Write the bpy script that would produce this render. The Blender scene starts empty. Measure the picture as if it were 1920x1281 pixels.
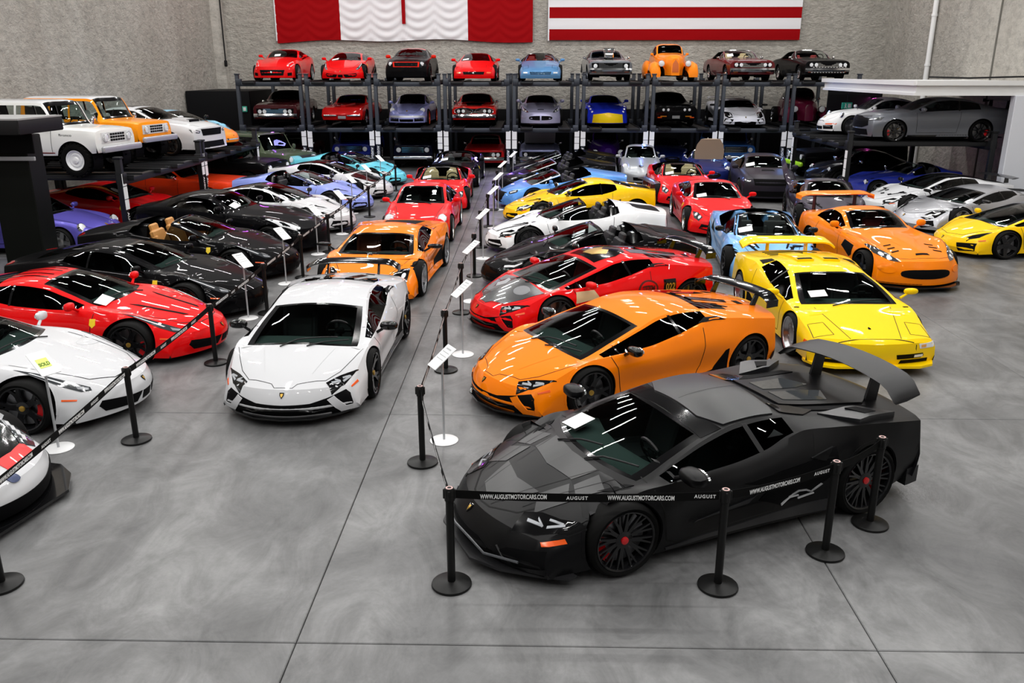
import bpy, math, random
import numpy as np
from mathutils import Vector, Matrix
from mathutils.bvhtree import BVHTree
from mathutils.geometry import delaunay_2d_cdt
random.seed(7)
scn = bpy.context.scene
COL = scn.collection
PI = math.pi

# ---------------------------------------------------------------- camera
CAMH, PITCH, YAW, FPX = 4.15, math.radians(17.9), math.radians(1.2), 1571.0
cd = bpy.data.cameras.new('camera'); cam = bpy.data.objects.new('camera', cd); COL.objects.link(cam)
cd.sensor_width = 36.0; cd.lens = FPX/1920*36.0; cd.clip_end = 200
cam.location = (0, 0, CAMH)
cam.rotation_euler = (PI/2-PITCH, 0, YAW)
scn.camera = cam
# ---------------------------------------------------------------- world, lights, exposure
w = bpy.data.worlds.new('world'); scn.world = w; w.use_nodes = True
w.node_tree.nodes['Background'].inputs[0].default_value = (.75, .78, .85, 1)
w.node_tree.nodes['Background'].inputs[1].default_value = .02
scn.view_settings.view_transform = 'Standard'; scn.view_settings.look = 'None'
scn.view_settings.exposure = 0.0; scn.view_settings.gamma = 1.0
scn.view_settings.use_curve_mapping = False
ZC = 12.4
def area(name, loc, sx, sy, e, col=(1, 1, 1), rot=(0, 0, 0)):
    l = bpy.data.lights.new(name, 'AREA'); l.shape = 'RECTANGLE'; l.size = sx; l.size_y = sy
    l.energy = e; l.color = col
    o = bpy.data.objects.new(name, l); o.location = loc; o.rotation_euler = rot; COL.objects.link(o)
    return o
for iy in range(11):
    for ix in range(8):
        area('ceiling_lamp', (-14.9+ix*4.2, -3.0+iy*4.3, ZC-.35), 1.25, .13, 114, (1, .985, .96))
# blue and purple LED strips of the storage racks
for k, cc in enumerate([(.55, .1, 1), (.3, .3, 1), (.3, .35, 1), (.35, .2, 1), (.35, .35, 1), (.15, .3, 1), (.2, .4, 1), (.2, .4, 1), (1, .1, .6)]):
    x0 = -9.9+k*3.06-.7
    area('rack_led', (x0, 35.6, 3.4), .06, 1.2, 11, cc, (math.radians(-35), 0, 0))
    area('rack_led', (x0, 35.6, 1.6), .06, 1.2, 11, cc, (math.radians(-35), 0, 0))

# ---------------------------------------------------------------- materials
def lin(c):
    return tuple((v/12.92 if v <= .04045 else ((v+.055)/1.055)**2.4) for v in c)
def hexc(h):
    return lin(tuple(int(h[i:i+2], 16)/255 for i in (0, 2, 4)))
MATS = {}
def new_mat(name):
    m = bpy.data.materials.new(name); m.use_nodes = True
    return m, m.node_tree, m.node_tree.nodes['Principled BSDF']
def setp(b, **k):
    for n, v in k.items():
        n = n.replace('_', ' ')
        if n in b.inputs: b.inputs[n].default_value = v
def simple(name, col, rough=.5, metal=0, spec=.5, coat=0, coat_rough=.03):
    if name in MATS: return MATS[name]
    m, nt, b = new_mat(name)
    if isinstance(col, str): col = hexc(col)
    setp(b, Base_Color=(*col, 1), Roughness=rough, Metallic=metal, Coat_Weight=coat, Coat_Roughness=coat_rough)
    b.inputs['Specular IOR Level'].default_value = spec
    MATS[name] = m; return m
def paint(h, matte=False, metal=0.0):
    """car paint: pigment under clear coat; the inside of the panel is dark trim"""
    key = 'paint_%s_%d_%g' % (h, matte, metal)
    if key in MATS: return MATS[key]
    m, nt, b = new_mat(key)
    geo = nt.nodes.new('ShaderNodeNewGeometry'); mix = nt.nodes.new('ShaderNodeMix'); mix.data_type = 'RGBA'
    mix.inputs[6].default_value = (*hexc(h), 1); mix.inputs[7].default_value = (.01, .01, .012, 1)
    nt.links.new(geo.outputs['Backfacing'], mix.inputs[0]); nt.links.new(mix.outputs[2], b.inputs['Base Color'])
    if matte: setp(b, Roughness=.34, Metallic=metal, Coat_Weight=.0)
    else: setp(b, Roughness=.45 if metal == 0 else .32, Metallic=metal, Coat_Weight=.85 if max(hexc(h)) > .02 else .36, Coat_Roughness=.02)
    b.inputs['Coat IOR'].default_value = 1.34 if max(hexc(h)) > .02 else 1.3; b.inputs['Specular IOR Level'].default_value = .22 if matte else (.1 if max(hexc(h)) > .02 else .03)
    MATS[key] = m; return m
def glass(name, tint, gl=1.0):
    if name in MATS: return MATS[name]
    m, nt, b = new_mat(name); nt.nodes.remove(b)
    t = nt.nodes.new('ShaderNodeBsdfTransparent'); t.inputs[0].default_value = (*tint, 1)
    g = nt.nodes.new('ShaderNodeBsdfGlossy'); g.inputs['Roughness'].default_value = .015
    f = nt.nodes.new('ShaderNodeFresnel'); f.inputs[0].default_value = 1.36
    x = nt.nodes.new('ShaderNodeMixShader')
    nt.links.new(f.outputs[0], x.inputs[0]); nt.links.new(t.outputs[0], x.inputs[1]); nt.links.new(g.outputs[0], x.inputs[2])
    nt.links.new(x.outputs[0], nt.nodes['Material Output'].inputs[0])
    MATS[name] = m; return m
def emis(name, col, s):
    m, nt, b = new_mat(name); setp(b, Base_Color=(*col, 1)); b.inputs['Emission Color'].default_value = (*col, 1)
    b.inputs['Emission Strength'].default_value = s; MATS[name] = m; return m

G_WIND = glass('windshield_glass', (.50, .60, .57))
G_SIDE = glass('side_glass', (.13, .15, .155))
G_CLEAR = glass('clear_glass', (.72, .78, .76))
BLACK = simple('gloss_black', (.004, .004, .0045), .12, 0, .25, .5)
VOID = simple('vent_black', (.0025, .0025, .003), .6, 0, .08)
RUB = simple('tyre_rubber', (.005, .005, .005), .6, 0, .08)
TRIM = simple('black_trim', (.008, .008, .009), .4, 0, .25)
CABIN = simple('cabin_dark', (.018, .019, .02), .6)
DASH = simple('dash_dark', (.085, .11, .106), .65, 0, .3)
LAMP = simple('lamp_glass', (.05, .055, .06), .06, 0, .6, 1)
LED = simple('lamp_white', (.8, .82, .85), .12, .0, .8, 1)
CHROME = simple('chrome', (.78, .79, .8), .12, 1)
ALU = simple('alloy_silver', (.55, .56, .58), .28, 1)
ALUD = simple('alloy_dark', (.03, .03, .033), .3, .6)
RIMB = simple('rim_black', (.006, .006, .007), .2, 0, .3, .5)
STEEL = simple('brake_steel', (.25, .25, .26), .35, 1)
RED = simple('caliper_red', hexc('c8141a'), .3, 0, .5, .5)
AMBER = simple('marker_amber', hexc('f05a10'), .25, 0, .5, .6)
TAIL = simple('tail_red', hexc('c00d12'), .15, 0, .5, 1)
WHITE = simple('paper_white', hexc('f2f3f4'), .55)
GREYT = simple('print_grey', hexc('8d9092'), .6)
DARKT = simple('print_dark', hexc('303234'), .6)
YEL = simple('badge_yellow', hexc('f3d21c'), .35)
GOLD = simple('badge_gold', hexc('caa24a'), .3, .7)
TAN = simple('leather_tan', hexc('c98f4d'), .5)
CREAM = simple('leather_cream', hexc('e3c89c'), .5)
REDL = simple('leather_red', hexc('a01d1d'), .5)
SEAT = simple('seat_dark', (.02, .02, .022), .55)
SEAM = simple('panel_gap', (.004, .004, .004), .6, 0, .2)
CARBON = simple('carbon_black', (.02, .021, .023), .3, 0, .5, .7)
MATTEB = simple('satin_black', (.012, .012, .0135), .40, 0, .4)

# ---------------------------------------------------------------- object helpers
def link(o, parent=None):
    COL.objects.link(o)
    if parent is not None: o.parent = parent
    return o
def tag(o, label=None, cat=None, group=None, kind=None):
    if label: o['label'] = label
    if cat: o['category'] = cat
    if group: o['group'] = group
    if kind: o['kind'] = kind
    return o
def empty(name, loc=(0, 0, 0), rz=0.0):
    o = bpy.data.objects.new(name, None); o.empty_display_size = .2
    o.location = loc; o.rotation_euler = (0, 0, rz); COL.objects.link(o); return o
class MB:
    def __init__(s): s.v = []; s.f = []; s.m = []
    def add(s, vs, fs, mi=0):
        o = len(s.v); s.v += [tuple(p) for p in vs]
        for f in fs: s.f.append(tuple(i+o for i in f)); s.m.append(mi)
        return s
    def box(s, c, d, rz=0, mi=0, ry=0, rx=0, taper=(1, 1)):
        hx, hy, hz = d[0]/2, d[1]/2, d[2]/2
        M = Matrix.Rotation(rz, 3, 'Z') @ Matrix.Rotation(ry, 3, 'Y') @ Matrix.Rotation(rx, 3, 'X')
        P = []
        for (a, b, e) in ((-1, -1, -1), (1, -1, -1), (1, 1, -1), (-1, 1, -1), (-1, -1, 1), (1, -1, 1), (1, 1, 1), (-1, 1, 1)):
            k = taper if e > 0 else (1, 1)
            P.append(Vector(c) + M @ Vector((a*hx*k[0], b*hy*k[1], e*hz)))
        return s.add(P, [(0, 3, 2, 1), (4, 5, 6, 7), (0, 1, 5, 4), (1, 2, 6, 5), (2, 3, 7, 6), (3, 0, 4, 7)], mi)
    def bbox(s, c, d, b=.02, rz=0, mi=0, ry=0, rx=0):
        """box with chamfered edges (octagonal in x-y, chamfered top and bottom)"""
        hx, hy, hz = d[0]/2, d[1]/2, d[2]/2; b = min(b, hx*.9, hy*.9, hz*.9)
        M = Matrix.Rotation(rz, 3, 'Z') @ Matrix.Rotation(ry, 3, 'Y') @ Matrix.Rotation(rx, 3, 'X')
        def ring(i, z):
            x, y = hx-i, hy-i
            return [(x-b, -y, z), (x, -y+b, z), (x, y-b, z), (x-b, y, z), (-x+b, y, z), (-x, y-b, z), (-x, -y+b, z), (-x+b, -y, z)]
        P = ring(b*.7, -hz)+ring(0, -hz+b)+ring(0, hz-b)+ring(b*.7, hz)
        P = [Vector(c)+M @ Vector(p) for p in P]; F = []
        for k in range(3):
            for i in range(8): F.append((k*8+i, k*8+(i+1) % 8, k*8+8+(i+1) % 8, k*8+8+i))
        F.append(tuple(range(7, -1, -1))); F.append(tuple(range(24, 32)))
        return s.add(P, F, mi)
    def cyl(s, p0, p1, r0, r1=None, n=16, mi=0, caps=True):
        r1 = r0 if r1 is None else r1
        p0, p1 = Vector(p0), Vector(p1); a = (p1-p0).normalized()
        t = Vector((0, 0, 1)) if abs(a.z) < .9 else Vector((1, 0, 0))
        e1 = a.cross(t).normalized(); e2 = a.cross(e1)
        P = []
        for (p, r) in ((p0, r0), (p1, r1)):
            for i in range(n):
                q = 2*PI*i/n; P.append(p+e1*(r*math.cos(q))+e2*(r*math.sin(q)))
        F = [(i, n+i, n+(i+1) % n, (i+1) % n) for i in range(n)]
        if caps: F += [tuple(range(n)), tuple(range(2*n-1, n-1, -1))]
        return s.add(P, F, mi)
    def tube(s, pts, r, n=8, mi=0):
        pts = [Vector(p) for p in pts]; rings = []; P = []
        for i, p in enumerate(pts):
            a = (pts[min(i+1, len(pts)-1)]-pts[max(i-1, 0)]).normalized()
            t = Vector((0, 0, 1)) if abs(a.z) < .9 else Vector((1, 0, 0))
            e1 = a.cross(t).normalized(); e2 = a.cross(e1)
            for k in range(n):
                q = 2*PI*k/n; P.append(p+e1*(r*math.cos(q))+e2*(r*math.sin(q)))
        F = []
        for i in range(len(pts)-1):
            for k in range(n): F.append((i*n+k, (i+1)*n+k, (i+1)*n+(k+1) % n, i*n+(k+1) % n))
        F += [tuple(range(n)), tuple(range(len(P)-1, len(P)-n-1, -1))]
        return s.add(P, F, mi)
    def lathe(s, prof, n=24, axis='z', c=(0, 0, 0), mi=0, closed=False):
        """prof: (r, h); spun about axis"""
        P = []; F = []; m = len(prof)
        for i in range(n):
            q = 2*PI*i/n; cq, sq = math.cos(q), math.sin(q)
            for (r, h) in prof:
                p = (r*cq, r*sq, h) if axis == 'z' else ((r*cq, h, r*sq) if axis == 'y' else (h, r*cq, r*sq))
                P.append((p[0]+c[0], p[1]+c[1], p[2]+c[2]))
        kk = m if closed else m-1
        for i in range(n):
            for k in range(kk):
                a, b = i*m+k, i*m+(k+1) % m; e, f = ((i+1) % n)*m+k, ((i+1) % n)*m+(k+1) % m
                F.append((a, e, f, b) if axis != 'y' else (a, b, f, e))
        return s.add(P, F, mi)
    def ell(s, c, d, nu=16, nv=10, mi=0, rz=0, pw=1.0):
        M = Matrix.Rotation(rz, 3, 'Z'); P = []; F = []
        sg = lambda v: math.copysign(abs(v)**pw, v)
        for i in range(nv+1):
            t = PI*i/nv
            for k in range(nu):
                q = 2*PI*k/nu
                P.append(Vector(c)+M @ Vector((d[0]/2*sg(math.sin(t))*sg(math.cos(q)), d[1]/2*sg(math.sin(t))*sg(math.sin(q)), d[2]/2*sg(math.cos(t)))))
        for i in range(nv):
            for k in range(nu): F.append((i*nu+k, (i+1)*nu+k, (i+1)*nu+(k+1) % nu, i*nu+(k+1) % nu))
        return s.add(P, F, mi)
    def extr(s, poly, z0, z1, plane='xy', mi=0):
        """polygon extruded along the remaining axis"""
        def q(a, b, h): return (a, b, h) if plane == 'xy' else ((a, h, b) if plane == 'xz' else (h, a, b))
        n = len(poly); P = [q(a, b, z0) for a, b in poly]+[q(a, b, z1) for a, b in poly]
        F = [tuple(range(n-1, -1, -1)), tuple(range(n, 2*n))]+[(i, (i+1) % n, n+(i+1) % n, n+i) for i in range(n)]
        return s.add(P, F, mi)
    def sweep(s, secs, mi=0, close=True):
        """loft through equal-length closed sections"""
        n = len(secs[0]); P = [p for q in secs for p in q]; F = []
        for i in range(len(secs)-1):
            for k in range(n): F.append((i*n+k, i*n+(k+1) % n, (i+1)*n+(k+1) % n, (i+1)*n+k))
        if close: F += [tuple(range(n-1, -1, -1)), tuple(range(len(P)-n, len(P)))]
        return s.add(P, F, mi)
    def mesh(s, name, mats=(), ang=35, smooth=True, fix=True):
        me = bpy.data.meshes.new(name); me.from_pydata([tuple(p) for p in s.v], [], s.f)
        for m in (mats if isinstance(mats, (list, tuple)) else (mats,)): me.materials.append(m)
        if any(s.m): me.polygons.foreach_set('material_index', s.m)
        if fix:
            import bmesh
            bm = bmesh.new(); bm.from_mesh(me); bmesh.ops.recalc_face_normals(bm, faces=bm.faces); bm.to_mesh(me); bm.free()
        if smooth:
            me.shade_smooth(); me.set_sharp_from_angle(angle=math.radians(ang))
        me.update(); return me
    def build(s, name, mats, parent=None, ang=35, smooth=True, loc=None, fix=True):
        o = bpy.data.objects.new(name, s.mesh(name, mats, ang, smooth, fix))
        if loc is not None: o.location = loc
        return link(o, parent)
def inst(name, me, parent=None, loc=(0, 0, 0), rot=(0, 0, 0), sc=None):
    o = bpy.data.objects.new(name, me); o.location = loc; o.rotation_euler = rot
    if sc is not None: o.scale = sc
    return link(o, parent)
FONT_CACHE = {}
def text_mesh(txt, size, sx=1.0, spacing=1.0, bold=0.0):
    key = (txt, size, sx, spacing, bold)
    if key in FONT_CACHE: return FONT_CACHE[key]
    cu = bpy.data.curves.new('lettering', 'FONT'); cu.body = txt; cu.size = size; cu.align_x = 'CENTER'; cu.align_y = 'CENTER'
    cu.space_character = spacing; cu.offset = bold; cu.resolution_u = 3; cu.extrude = .0008
    o = bpy.data.objects.new('lettering', cu); COL.objects.link(o)
    dg = bpy.context.evaluated_depsgraph_get(); me = bpy.data.meshes.new_from_object(o.evaluated_get(dg))
    bpy.data.objects.remove(o); bpy.data.curves.remove(cu)
    co = np.empty(len(me.vertices)*3); me.vertices.foreach_get('co', co); co = co.reshape(-1, 3); co[:, 0] *= sx
    me.vertices.foreach_set('co', co.ravel()); me.update()
    FONT_CACHE[key] = me; return me
# ---------------------------------------------------------------- car builder
def pchip(X, Y, x):
    X = np.asarray(X, float); Y = np.asarray(Y, float); x = np.asarray(x, float)
    if len(X) == 1: return np.full_like(x, Y[0])
    o = np.argsort(X); X = X[o]; Y = Y[o]
    h = np.diff(X); d = np.diff(Y)/h; n = len(X); m = np.zeros(n)
    if n == 2: m[:] = d[0]
    else:
        for k in range(1, n-1):
            if d[k-1]*d[k] > 0:
                w1 = 2*h[k]+h[k-1]; w2 = h[k]+2*h[k-1]; m[k] = (w1+w2)/(w1/d[k-1]+w2/d[k])
        m[0] = d[0]; m[-1] = d[-1]
    x = np.clip(x, X[0], X[-1]); k = np.clip(np.searchsorted(X, x)-1, 0, n-2)
    t = (x-X[k])/h[k]; t2 = t*t; t3 = t2*t
    return (2*t3-3*t2+1)*Y[k]+(t3-2*t2+t)*h[k]*m[k]+(-2*t3+3*t2)*Y[k+1]+(t3-t2)*h[k]*m[k+1]
TCR = (0, .16, .33, .5, .67, .82, .93, 1); TRB = (0, .12, .35, .6, .91, 1)
TBM = (0, .25, .5, .75, 1); TML = (0, .25, .5, .75, 1); TLS = (0, .33, .66, 1)
SEGS = (TCR, TRB, TBM, TML, TLS)
COLS = []           # (segment, t)
for si, T in enumerate(SEGS):
    for t in T[(0 if si == 0 else 1):]: COLS.append((si, t))
NH = len(COLS)
iR = len(TCR)-1; iB = iR+len(TRB)-1
WHEELS = {}
def wheel_meshes(r, w, kind, rimmat, cap=None):
    key = (r, w, kind, rimmat.name)
    if key in WHEELS: return WHEELS[key]
    rr = r*(.81 if kind not in ('steel', 'classic', 'truck') else .60)
    hw = w/2
    t = MB(); pr = [(rr, hw-.015), (rr+.015, hw-.002), (rr+(r-rr)*.5, hw+.004), (r-.025, hw-.006), (r-.006, hw-.03), (r, hw-.06)]
    pr = pr+[(a, -b) for a, b in reversed(pr)]
    t.lathe(pr, 36, 'y')
    if kind == 'truck':
        for i in range(22):
            q = 2*PI*i/22
            t.box((r*math.cos(q), hw*.62, r*math.sin(q)), (.03, hw*.7, r*.16), ry=-q)
            t.box((r*math.cos(q+.14), -hw*.62, r*math.sin(q+.14)), (.03, hw*.7, r*.16), ry=-q-.14)
    tm = t.mesh('tyre', RUB, 40)
    m = MB()
    m.lathe([(rr+.006, hw-.014), (rr+.002, hw-.004), (rr-.014, hw-.012), (rr-.022, hw-.05), (rr-.03, -hw+.02)], 36, 'y')
    def spoke(q0, q1, r0, r1, w0, w1, y0, y1, th=.03):
        secs = []
        for s_ in (0, .5, 1):
            q = q0+(q1-q0)*s_; rad = r0+(r1-r0)*s_; ww = w0+(w1-w0)*s_; y = y0+(y1-y0)*s_**2
            c, s = math.cos(q), math.sin(q); tx, tz = -s, c
            secs.append([(rad*c+tx*ww/2, y, rad*s+tz*ww/2), (rad*c-tx*ww/2, y, rad*s-tz*ww/2), (rad*c-tx*ww/2, y-th, rad*s-tz*ww/2), (rad*c+tx*ww/2, y-th, rad*s+tz*ww/2)])
        m.sweep(secs)
    y0, y1 = hw-.05, hw-.018
    if kind == 'multi':
        for k in range(12):
            q = 2*PI*k/12
            spoke(q, q+.11, .05, rr-.012, .03, .014, y0, y1); spoke(q, q-.11, .05, rr-.012, .03, .014, y0, y1)
    elif kind == 'ten':
        for k in range(10):
            q = 2*PI*k/10+(.08 if k % 2 else -.08); spoke(q, q, .05, rr-.012, .04, .026, y0, y1)
    elif kind == 'y5':
        for k in range(5):
            q = 2*PI*k/5+.3
            spoke(q, q, .04, rr*.5, .085, .07, y0, y0+.008)
            spoke(q, q+.22, rr*.42, rr-.012, .05, .036, y0+.006, y1); spoke(q, q-.22, rr*.42, rr-.012, .05, .036, y0+.006, y1)
    elif kind == 'five':
        for k in range(5):
            q = 2*PI*k/5+.3; spoke(q, q, .05, rr-.012, .11, .075, y0, y1)
    elif kind == 'dish':
        m.lathe([(rr-.015, hw-.02), (rr*.8, hw-.075), (rr*.35, hw-.05), (.0, hw-.045)], 36, 'y')
        for k in range(5):
            q = 2*PI*k/5; m.cyl((rr*.56*math.cos(q), hw-.064, rr*.56*math.sin(q)), (rr*.56*math.cos(q), hw-.052, rr*.56*math.sin(q)), rr*.13, n=14)
    else:   # steel / classic / truck
        m.lathe([(rr-.02, hw-.03), (rr*.72, hw-.07), (rr*.62, hw-.03), (rr*.34, hw-.05), (rr*.3, hw-.015), (.0, hw-.005)], 36, 'y')
    if kind in ('multi', 'ten', 'y5', 'five'):
        m.lathe([(.085, hw-.06), (.08, hw-.046), (.05, hw-.04), (0, hw-.04)], 18, 'y')
    rm = m.mesh('rim', rimmat, 40)
    d = MB(); d.lathe([(rr*.30, -.005), (rr*.82, -.005), (rr*.82, .02), (rr*.30, .02)], 28, 'y', closed=True)
    dm = d.mesh('brake_disc', STEEL, 40)
    cbr = MB(); secs = []
    for a in (-.5, -.25, 0, .25, .5):
        c, s = math.cos(a), math.sin(a)
        secs.append([(rr*.6*c, .05, rr*.6*s), (rr*.88*c, .05, rr*.88*s), (rr*.88*c, -.03, rr*.88*s), (rr*.6*c, -.03, rr*.6*s)])
    cbr.sweep(secs); cm = cbr.mesh('brake_caliper', RED, 40)
    kb = MB(); kb.lathe([(.036, hw-.045), (.034, hw-.026), (.02, hw-.022), (0, hw-.022)], 16, 'y'); km = kb.mesh('centre_cap', RED, 40)
    WHEELS[key] = (tm, rm, dm, cm, km); return WHEELS[key]
SEATM = {}
def seat_mesh(mat):
    if mat.name in SEATM: return SEATM[mat.name]
    m = MB(); m.bbox((.18, 0, .12), (.52, .50, .16), .03, ry=-.12)
    for s in (-1, 1): m.bbox((.16, s*.22, .17), (.46, .09, .14), .04, ry=-.1)
    m.bbox((-.16, 0, .42), (.13, .48, .60), .035, ry=-.3)
    for s in (-1, 1): m.bbox((-.12, s*.21, .38), (.13, .08, .46), .025, ry=-.3)
    m.bbox((-.29, 0, .74), (.10, .28, .17), .03, ry=-.25)
    SEATM[mat.name] = m.mesh('seat', mat, 30); return SEATM[mat.name]
STW = None
def stw_mesh():
    global STW
    if STW: return STW
    m = MB(); P = [(.0, .175*math.cos(2*PI*k/20), .175*math.sin(2*PI*k/20)) for k in range(21)]
    m.tube(P, .016, 6); m.bbox((-.0, 0, 0), (.05, .13, .1), .02)
    for a in (0, PI, -PI/2): m.box((0, .1*math.cos(a), .1*math.sin(a)), (.02, .035+.12*abs(math.cos(a)), .03+.11*abs(math.sin(a))))
    STW = m.mesh('steering_wheel', TRIM, 45); return STW

def densify(poly, h, closed=True):
    out = []; n = len(poly)
    for i in range(n if closed else n-1):
        a, b = poly[i], poly[(i+1) % n]; L = math.hypot(b[0]-a[0], b[1]-a[1]); k = max(1, int(math.ceil(L/h)))
        for q in range(k): out.append((a[0]+(b[0]-a[0])*q/k, a[1]+(b[1]-a[1])*q/k))
    if not closed: out.append(tuple(poly[-1]))
    return out
def inside(p, poly):
    x, y = p; c = False; j = len(poly)-1
    for i in range(len(poly)):
        (xi, yi), (xj, yj) = poly[i], poly[j]
        if (yi > y) != (yj > y) and x < (xj-xi)*(y-yi)/(yj-yi+1e-12)+xi: c = not c
        j = i
    return c
def rpoly(cx, cy, rx, ry, n=16, p=1.0):
    sg = lambda v: math.copysign(abs(v)**p, v)
    return [(cx+rx*sg(math.cos(2*PI*k/n)), cy+ry*sg(math.sin(2*PI*k/n))) for k in range(n)]
def rect(x0, x1, y0, y1): return [(x0, y0), (x1, y0), (x1, y1), (x0, y1)]

class Car:
    def __init__(s, st, pm, name, label, loc, rz, cat='car', z=0.0, group=None, near=1.0, open_top=False, tint=None, roofmat=None,
                 deck=None, side=None, wind=None):
        s.st = st; s.pm = pm; s.h = .075/near; s.near = near
        s.root = empty(name, (loc[0], loc[1], z), rz); tag(s.root, label, cat, group)
        s.loft(open_top, roofmat, deck, side or G_SIDE, wind or G_WIND)
    # ---- surface
    def loft(s, open_top, roofmat, deck, gside, gwind):
        st = s.st; K = st['k']; W = st['W']
        names = 'CRBMLS'
        L = {}
        for n in names:
            pts = st[n]
            if n == 'C': pts = [(a, 0.0, b) for a, b in pts]
            L[n] = pts
        u0 = max(p[0] for p in L['C']); u1 = min(p[0] for p in L['C'])
        keys = sorted({u0, u1, *[v for v in K.values()], *([deck] if deck is not None else [])}, reverse=True)
        ds = .062/s.near; us = []
        for a, b in zip(keys[:-1], keys[1:]):
            k = max(1, int(round((a-b)/ds))); us += [a+(b-a)*q/k for q in range(k)]
        us.append(u1); us = np.array(us); N = len(us)
        P = []
        for n in names:
            X = [p[0] for p in L[n]]
            P.append(np.stack([pchip(X, [p[1] for p in L[n]], us), pchip(X, [p[2] for p in L[n]], us)], 1))
        P = np.array(P)                       # line, station, (y,z)
        D = np.diff(P, axis=0); Ln = np.linalg.norm(D, axis=2, keepdims=True)+1e-9; U = D/Ln
        sh = st.get('sh', {}); sv = [sh.get(n, dflt) for n, dflt in zip(names, (0, .35, .35, .2, .5, 0))]
        tang = []
        for k in range(6):
            if k == 0: m = np.tile(np.array([1., 0.]), (N, 1))
            elif k == 5: m = U[4]
            else:
                m = U[k-1]+U[k]; m = m/(np.linalg.norm(m, axis=1, keepdims=True)+1e-9)
            tang.append(m)
        half = np.zeros((N, NH, 2))
        for j, (si, t) in enumerate(COLS):
            a = (1-sv[si])*tang[si]+sv[si]*U[si]; b = (1-sv[si+1])*tang[si+1]+sv[si+1]*U[si]
            t2, t3 = t*t, t**3; l = Ln[si]
            half[:, j] = (2*t3-3*t2+1)*P[si]+(t3-2*t2+t)*l*a+(-2*t3+3*t2)*P[si+1]+(t3-t2)*l*b
        wv = pchip([p[0] for p in st['warp']], [p[1] for p in st['warp']], us)
        Y = half[:, :, 0]; Z = half[:, :, 1]
        X = us[:, None]+wv[:, None]*(np.abs(Y)/W)**2
        rows = []
        def cap(i, prof):
            zb = Z[i, -1]; out = []
            for (dx, f) in prof:
                z = zb+(Z[i]-zb)*f; z = np.minimum(z, Z[i]) if f <= 1 else z
                out.append((X[i]+dx*(1-.45*(np.abs(Y[i])/W)**2), Y[i]*1.0, z))
            return out
        fr = cap(0, st['nose']); rr = cap(N-1, st['tail'])
        rows = list(reversed(fr))+[(X[i], Y[i], Z[i]) for i in range(N)]+rr
        off = len(fr); M = len(rows)
        full = np.zeros((M, 2*NH-1, 3))
        for i, (x, y, z) in enumerate(rows):
            full[i, NH-1:, 0] = x; full[i, NH-1:, 1] = -y; full[i, NH-1:, 2] = z
            full[i, :NH, 0] = x[::-1]; full[i, :NH, 1] = y[::-1]; full[i, :NH, 2] = z[::-1]
        NF = 2*NH-1
        s.us = us; s.full0 = full.copy(); s.off = off
        vidx = np.arange(M*NF).reshape(M, NF)
        q0 = [(int(vidx[i, a]), int(vidx[i+1, a]), int(vidx[i+1, a+1]), int(vidx[i, a+1])) for i in range(M-1) for a in range(NF-1)]
        s.bvh = BVHTree.FromPolygons([tuple(p) for p in full.reshape(-1, 3)], q0)
        # wheel arches
        ax = []
        for n in 'fr':
            x, r, ra = st['x'+n], st['r'+n], st['ra'+n]; ax.append((x, r, ra))
        hid = np.abs(np.arange(NF)-(NH-1))
        inarch = np.zeros((M, NF), int)
        for k, (x, r, ra) in enumerate(ax):
            dd = np.hypot(full[:, :, 0]-x, full[:, :, 2]-r)
            ins = (dd < ra) & (hid[None, :] >= iB)
            if st.get('skirt') and k == 1: ins[:] = False
            inarch[ins] = k+1
        moved = full.copy()
        for k, (x, r, ra) in enumerate(ax):
            sel = inarch == k+1
            dx = full[:, :, 0]-x; dz = full[:, :, 2]-r; dd = np.hypot(dx, dz)+1e-6
            moved[sel, 0] = (x+dx/dd*ra)[sel]; moved[sel, 2] = (r+dz/dd*ra)[sel]
        for i in range(M):
            for a in range(NF):
                k = inarch[i, a]
                if not k: continue
                nb = inarch[max(i-1, 0):i+2, max(a-1, 0):a+2]
                if nb.all(): continue
                sg = 1 if a < NH-1 else -1
                h = s.bvh.ray_cast(Vector((moved[i, a, 0], 3*sg, moved[i, a, 2])), Vector((0, -sg, 0)))
                if h[0] is not None and abs(h[0].y) > W*.55: moved[i, a, 1] = h[0].y
        full = moved
        ix = lambda u: off+int(np.argmin(np.abs(us-u)))
        ic, ih = ix(K['cowl']), ix(K['header'])
        s0, s1 = ix(K['sg0']), ix(K['sg1'])
        g0, g1 = (ix(K['rg0']), ix(K['rg1'])) if 'rg0' in K else (0, 0)
        idk = ix(deck) if deck is not None else g0
        body, wind, sideL, sideR, rear, roof = [], [], [], [], [], []
        frit = []
        for i in range(M-1):
            for a in range(NF-1):
                m1, m2 = hid[a], hid[a+1]; c = min(m1, m2)       # cell column
                if inarch[i, a] and inarch[i+1, a] and inarch[i+1, a+1] and inarch[i, a+1]: continue
                f = (int(vidx[i, a]), int(vidx[i+1, a]), int(vidx[i+1, a+1]), int(vidx[i, a+1]))
                if c < iR:
                    if ic <= i < ih and c < iR-1:
                        wind.append(f); frit.append(1 if (i in (ic, ih-1) or c == iR-2) and s.near > .6 else 0); continue
                    if open_top and ih <= i < idk: continue
                    if g0 <= i < g1 and c < iR-1 and not open_top: rear.append(f); continue
                    if roofmat is not None and ih <= i < (g0 or s1): roof.append(f); continue
                elif c < iB:
                    if open_top and ih <= i < idk and c < iB-1: continue
                    if s0 <= i < s1 and iR < c < iB-1 or (s0 <= i < s1 and c == iR+0 and False):
                        if not (open_top and i >= ih): (sideL if a < NH-1 else sideR).append(f)
                        continue
                body.append(f)
        co = full.reshape(-1, 3)
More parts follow.
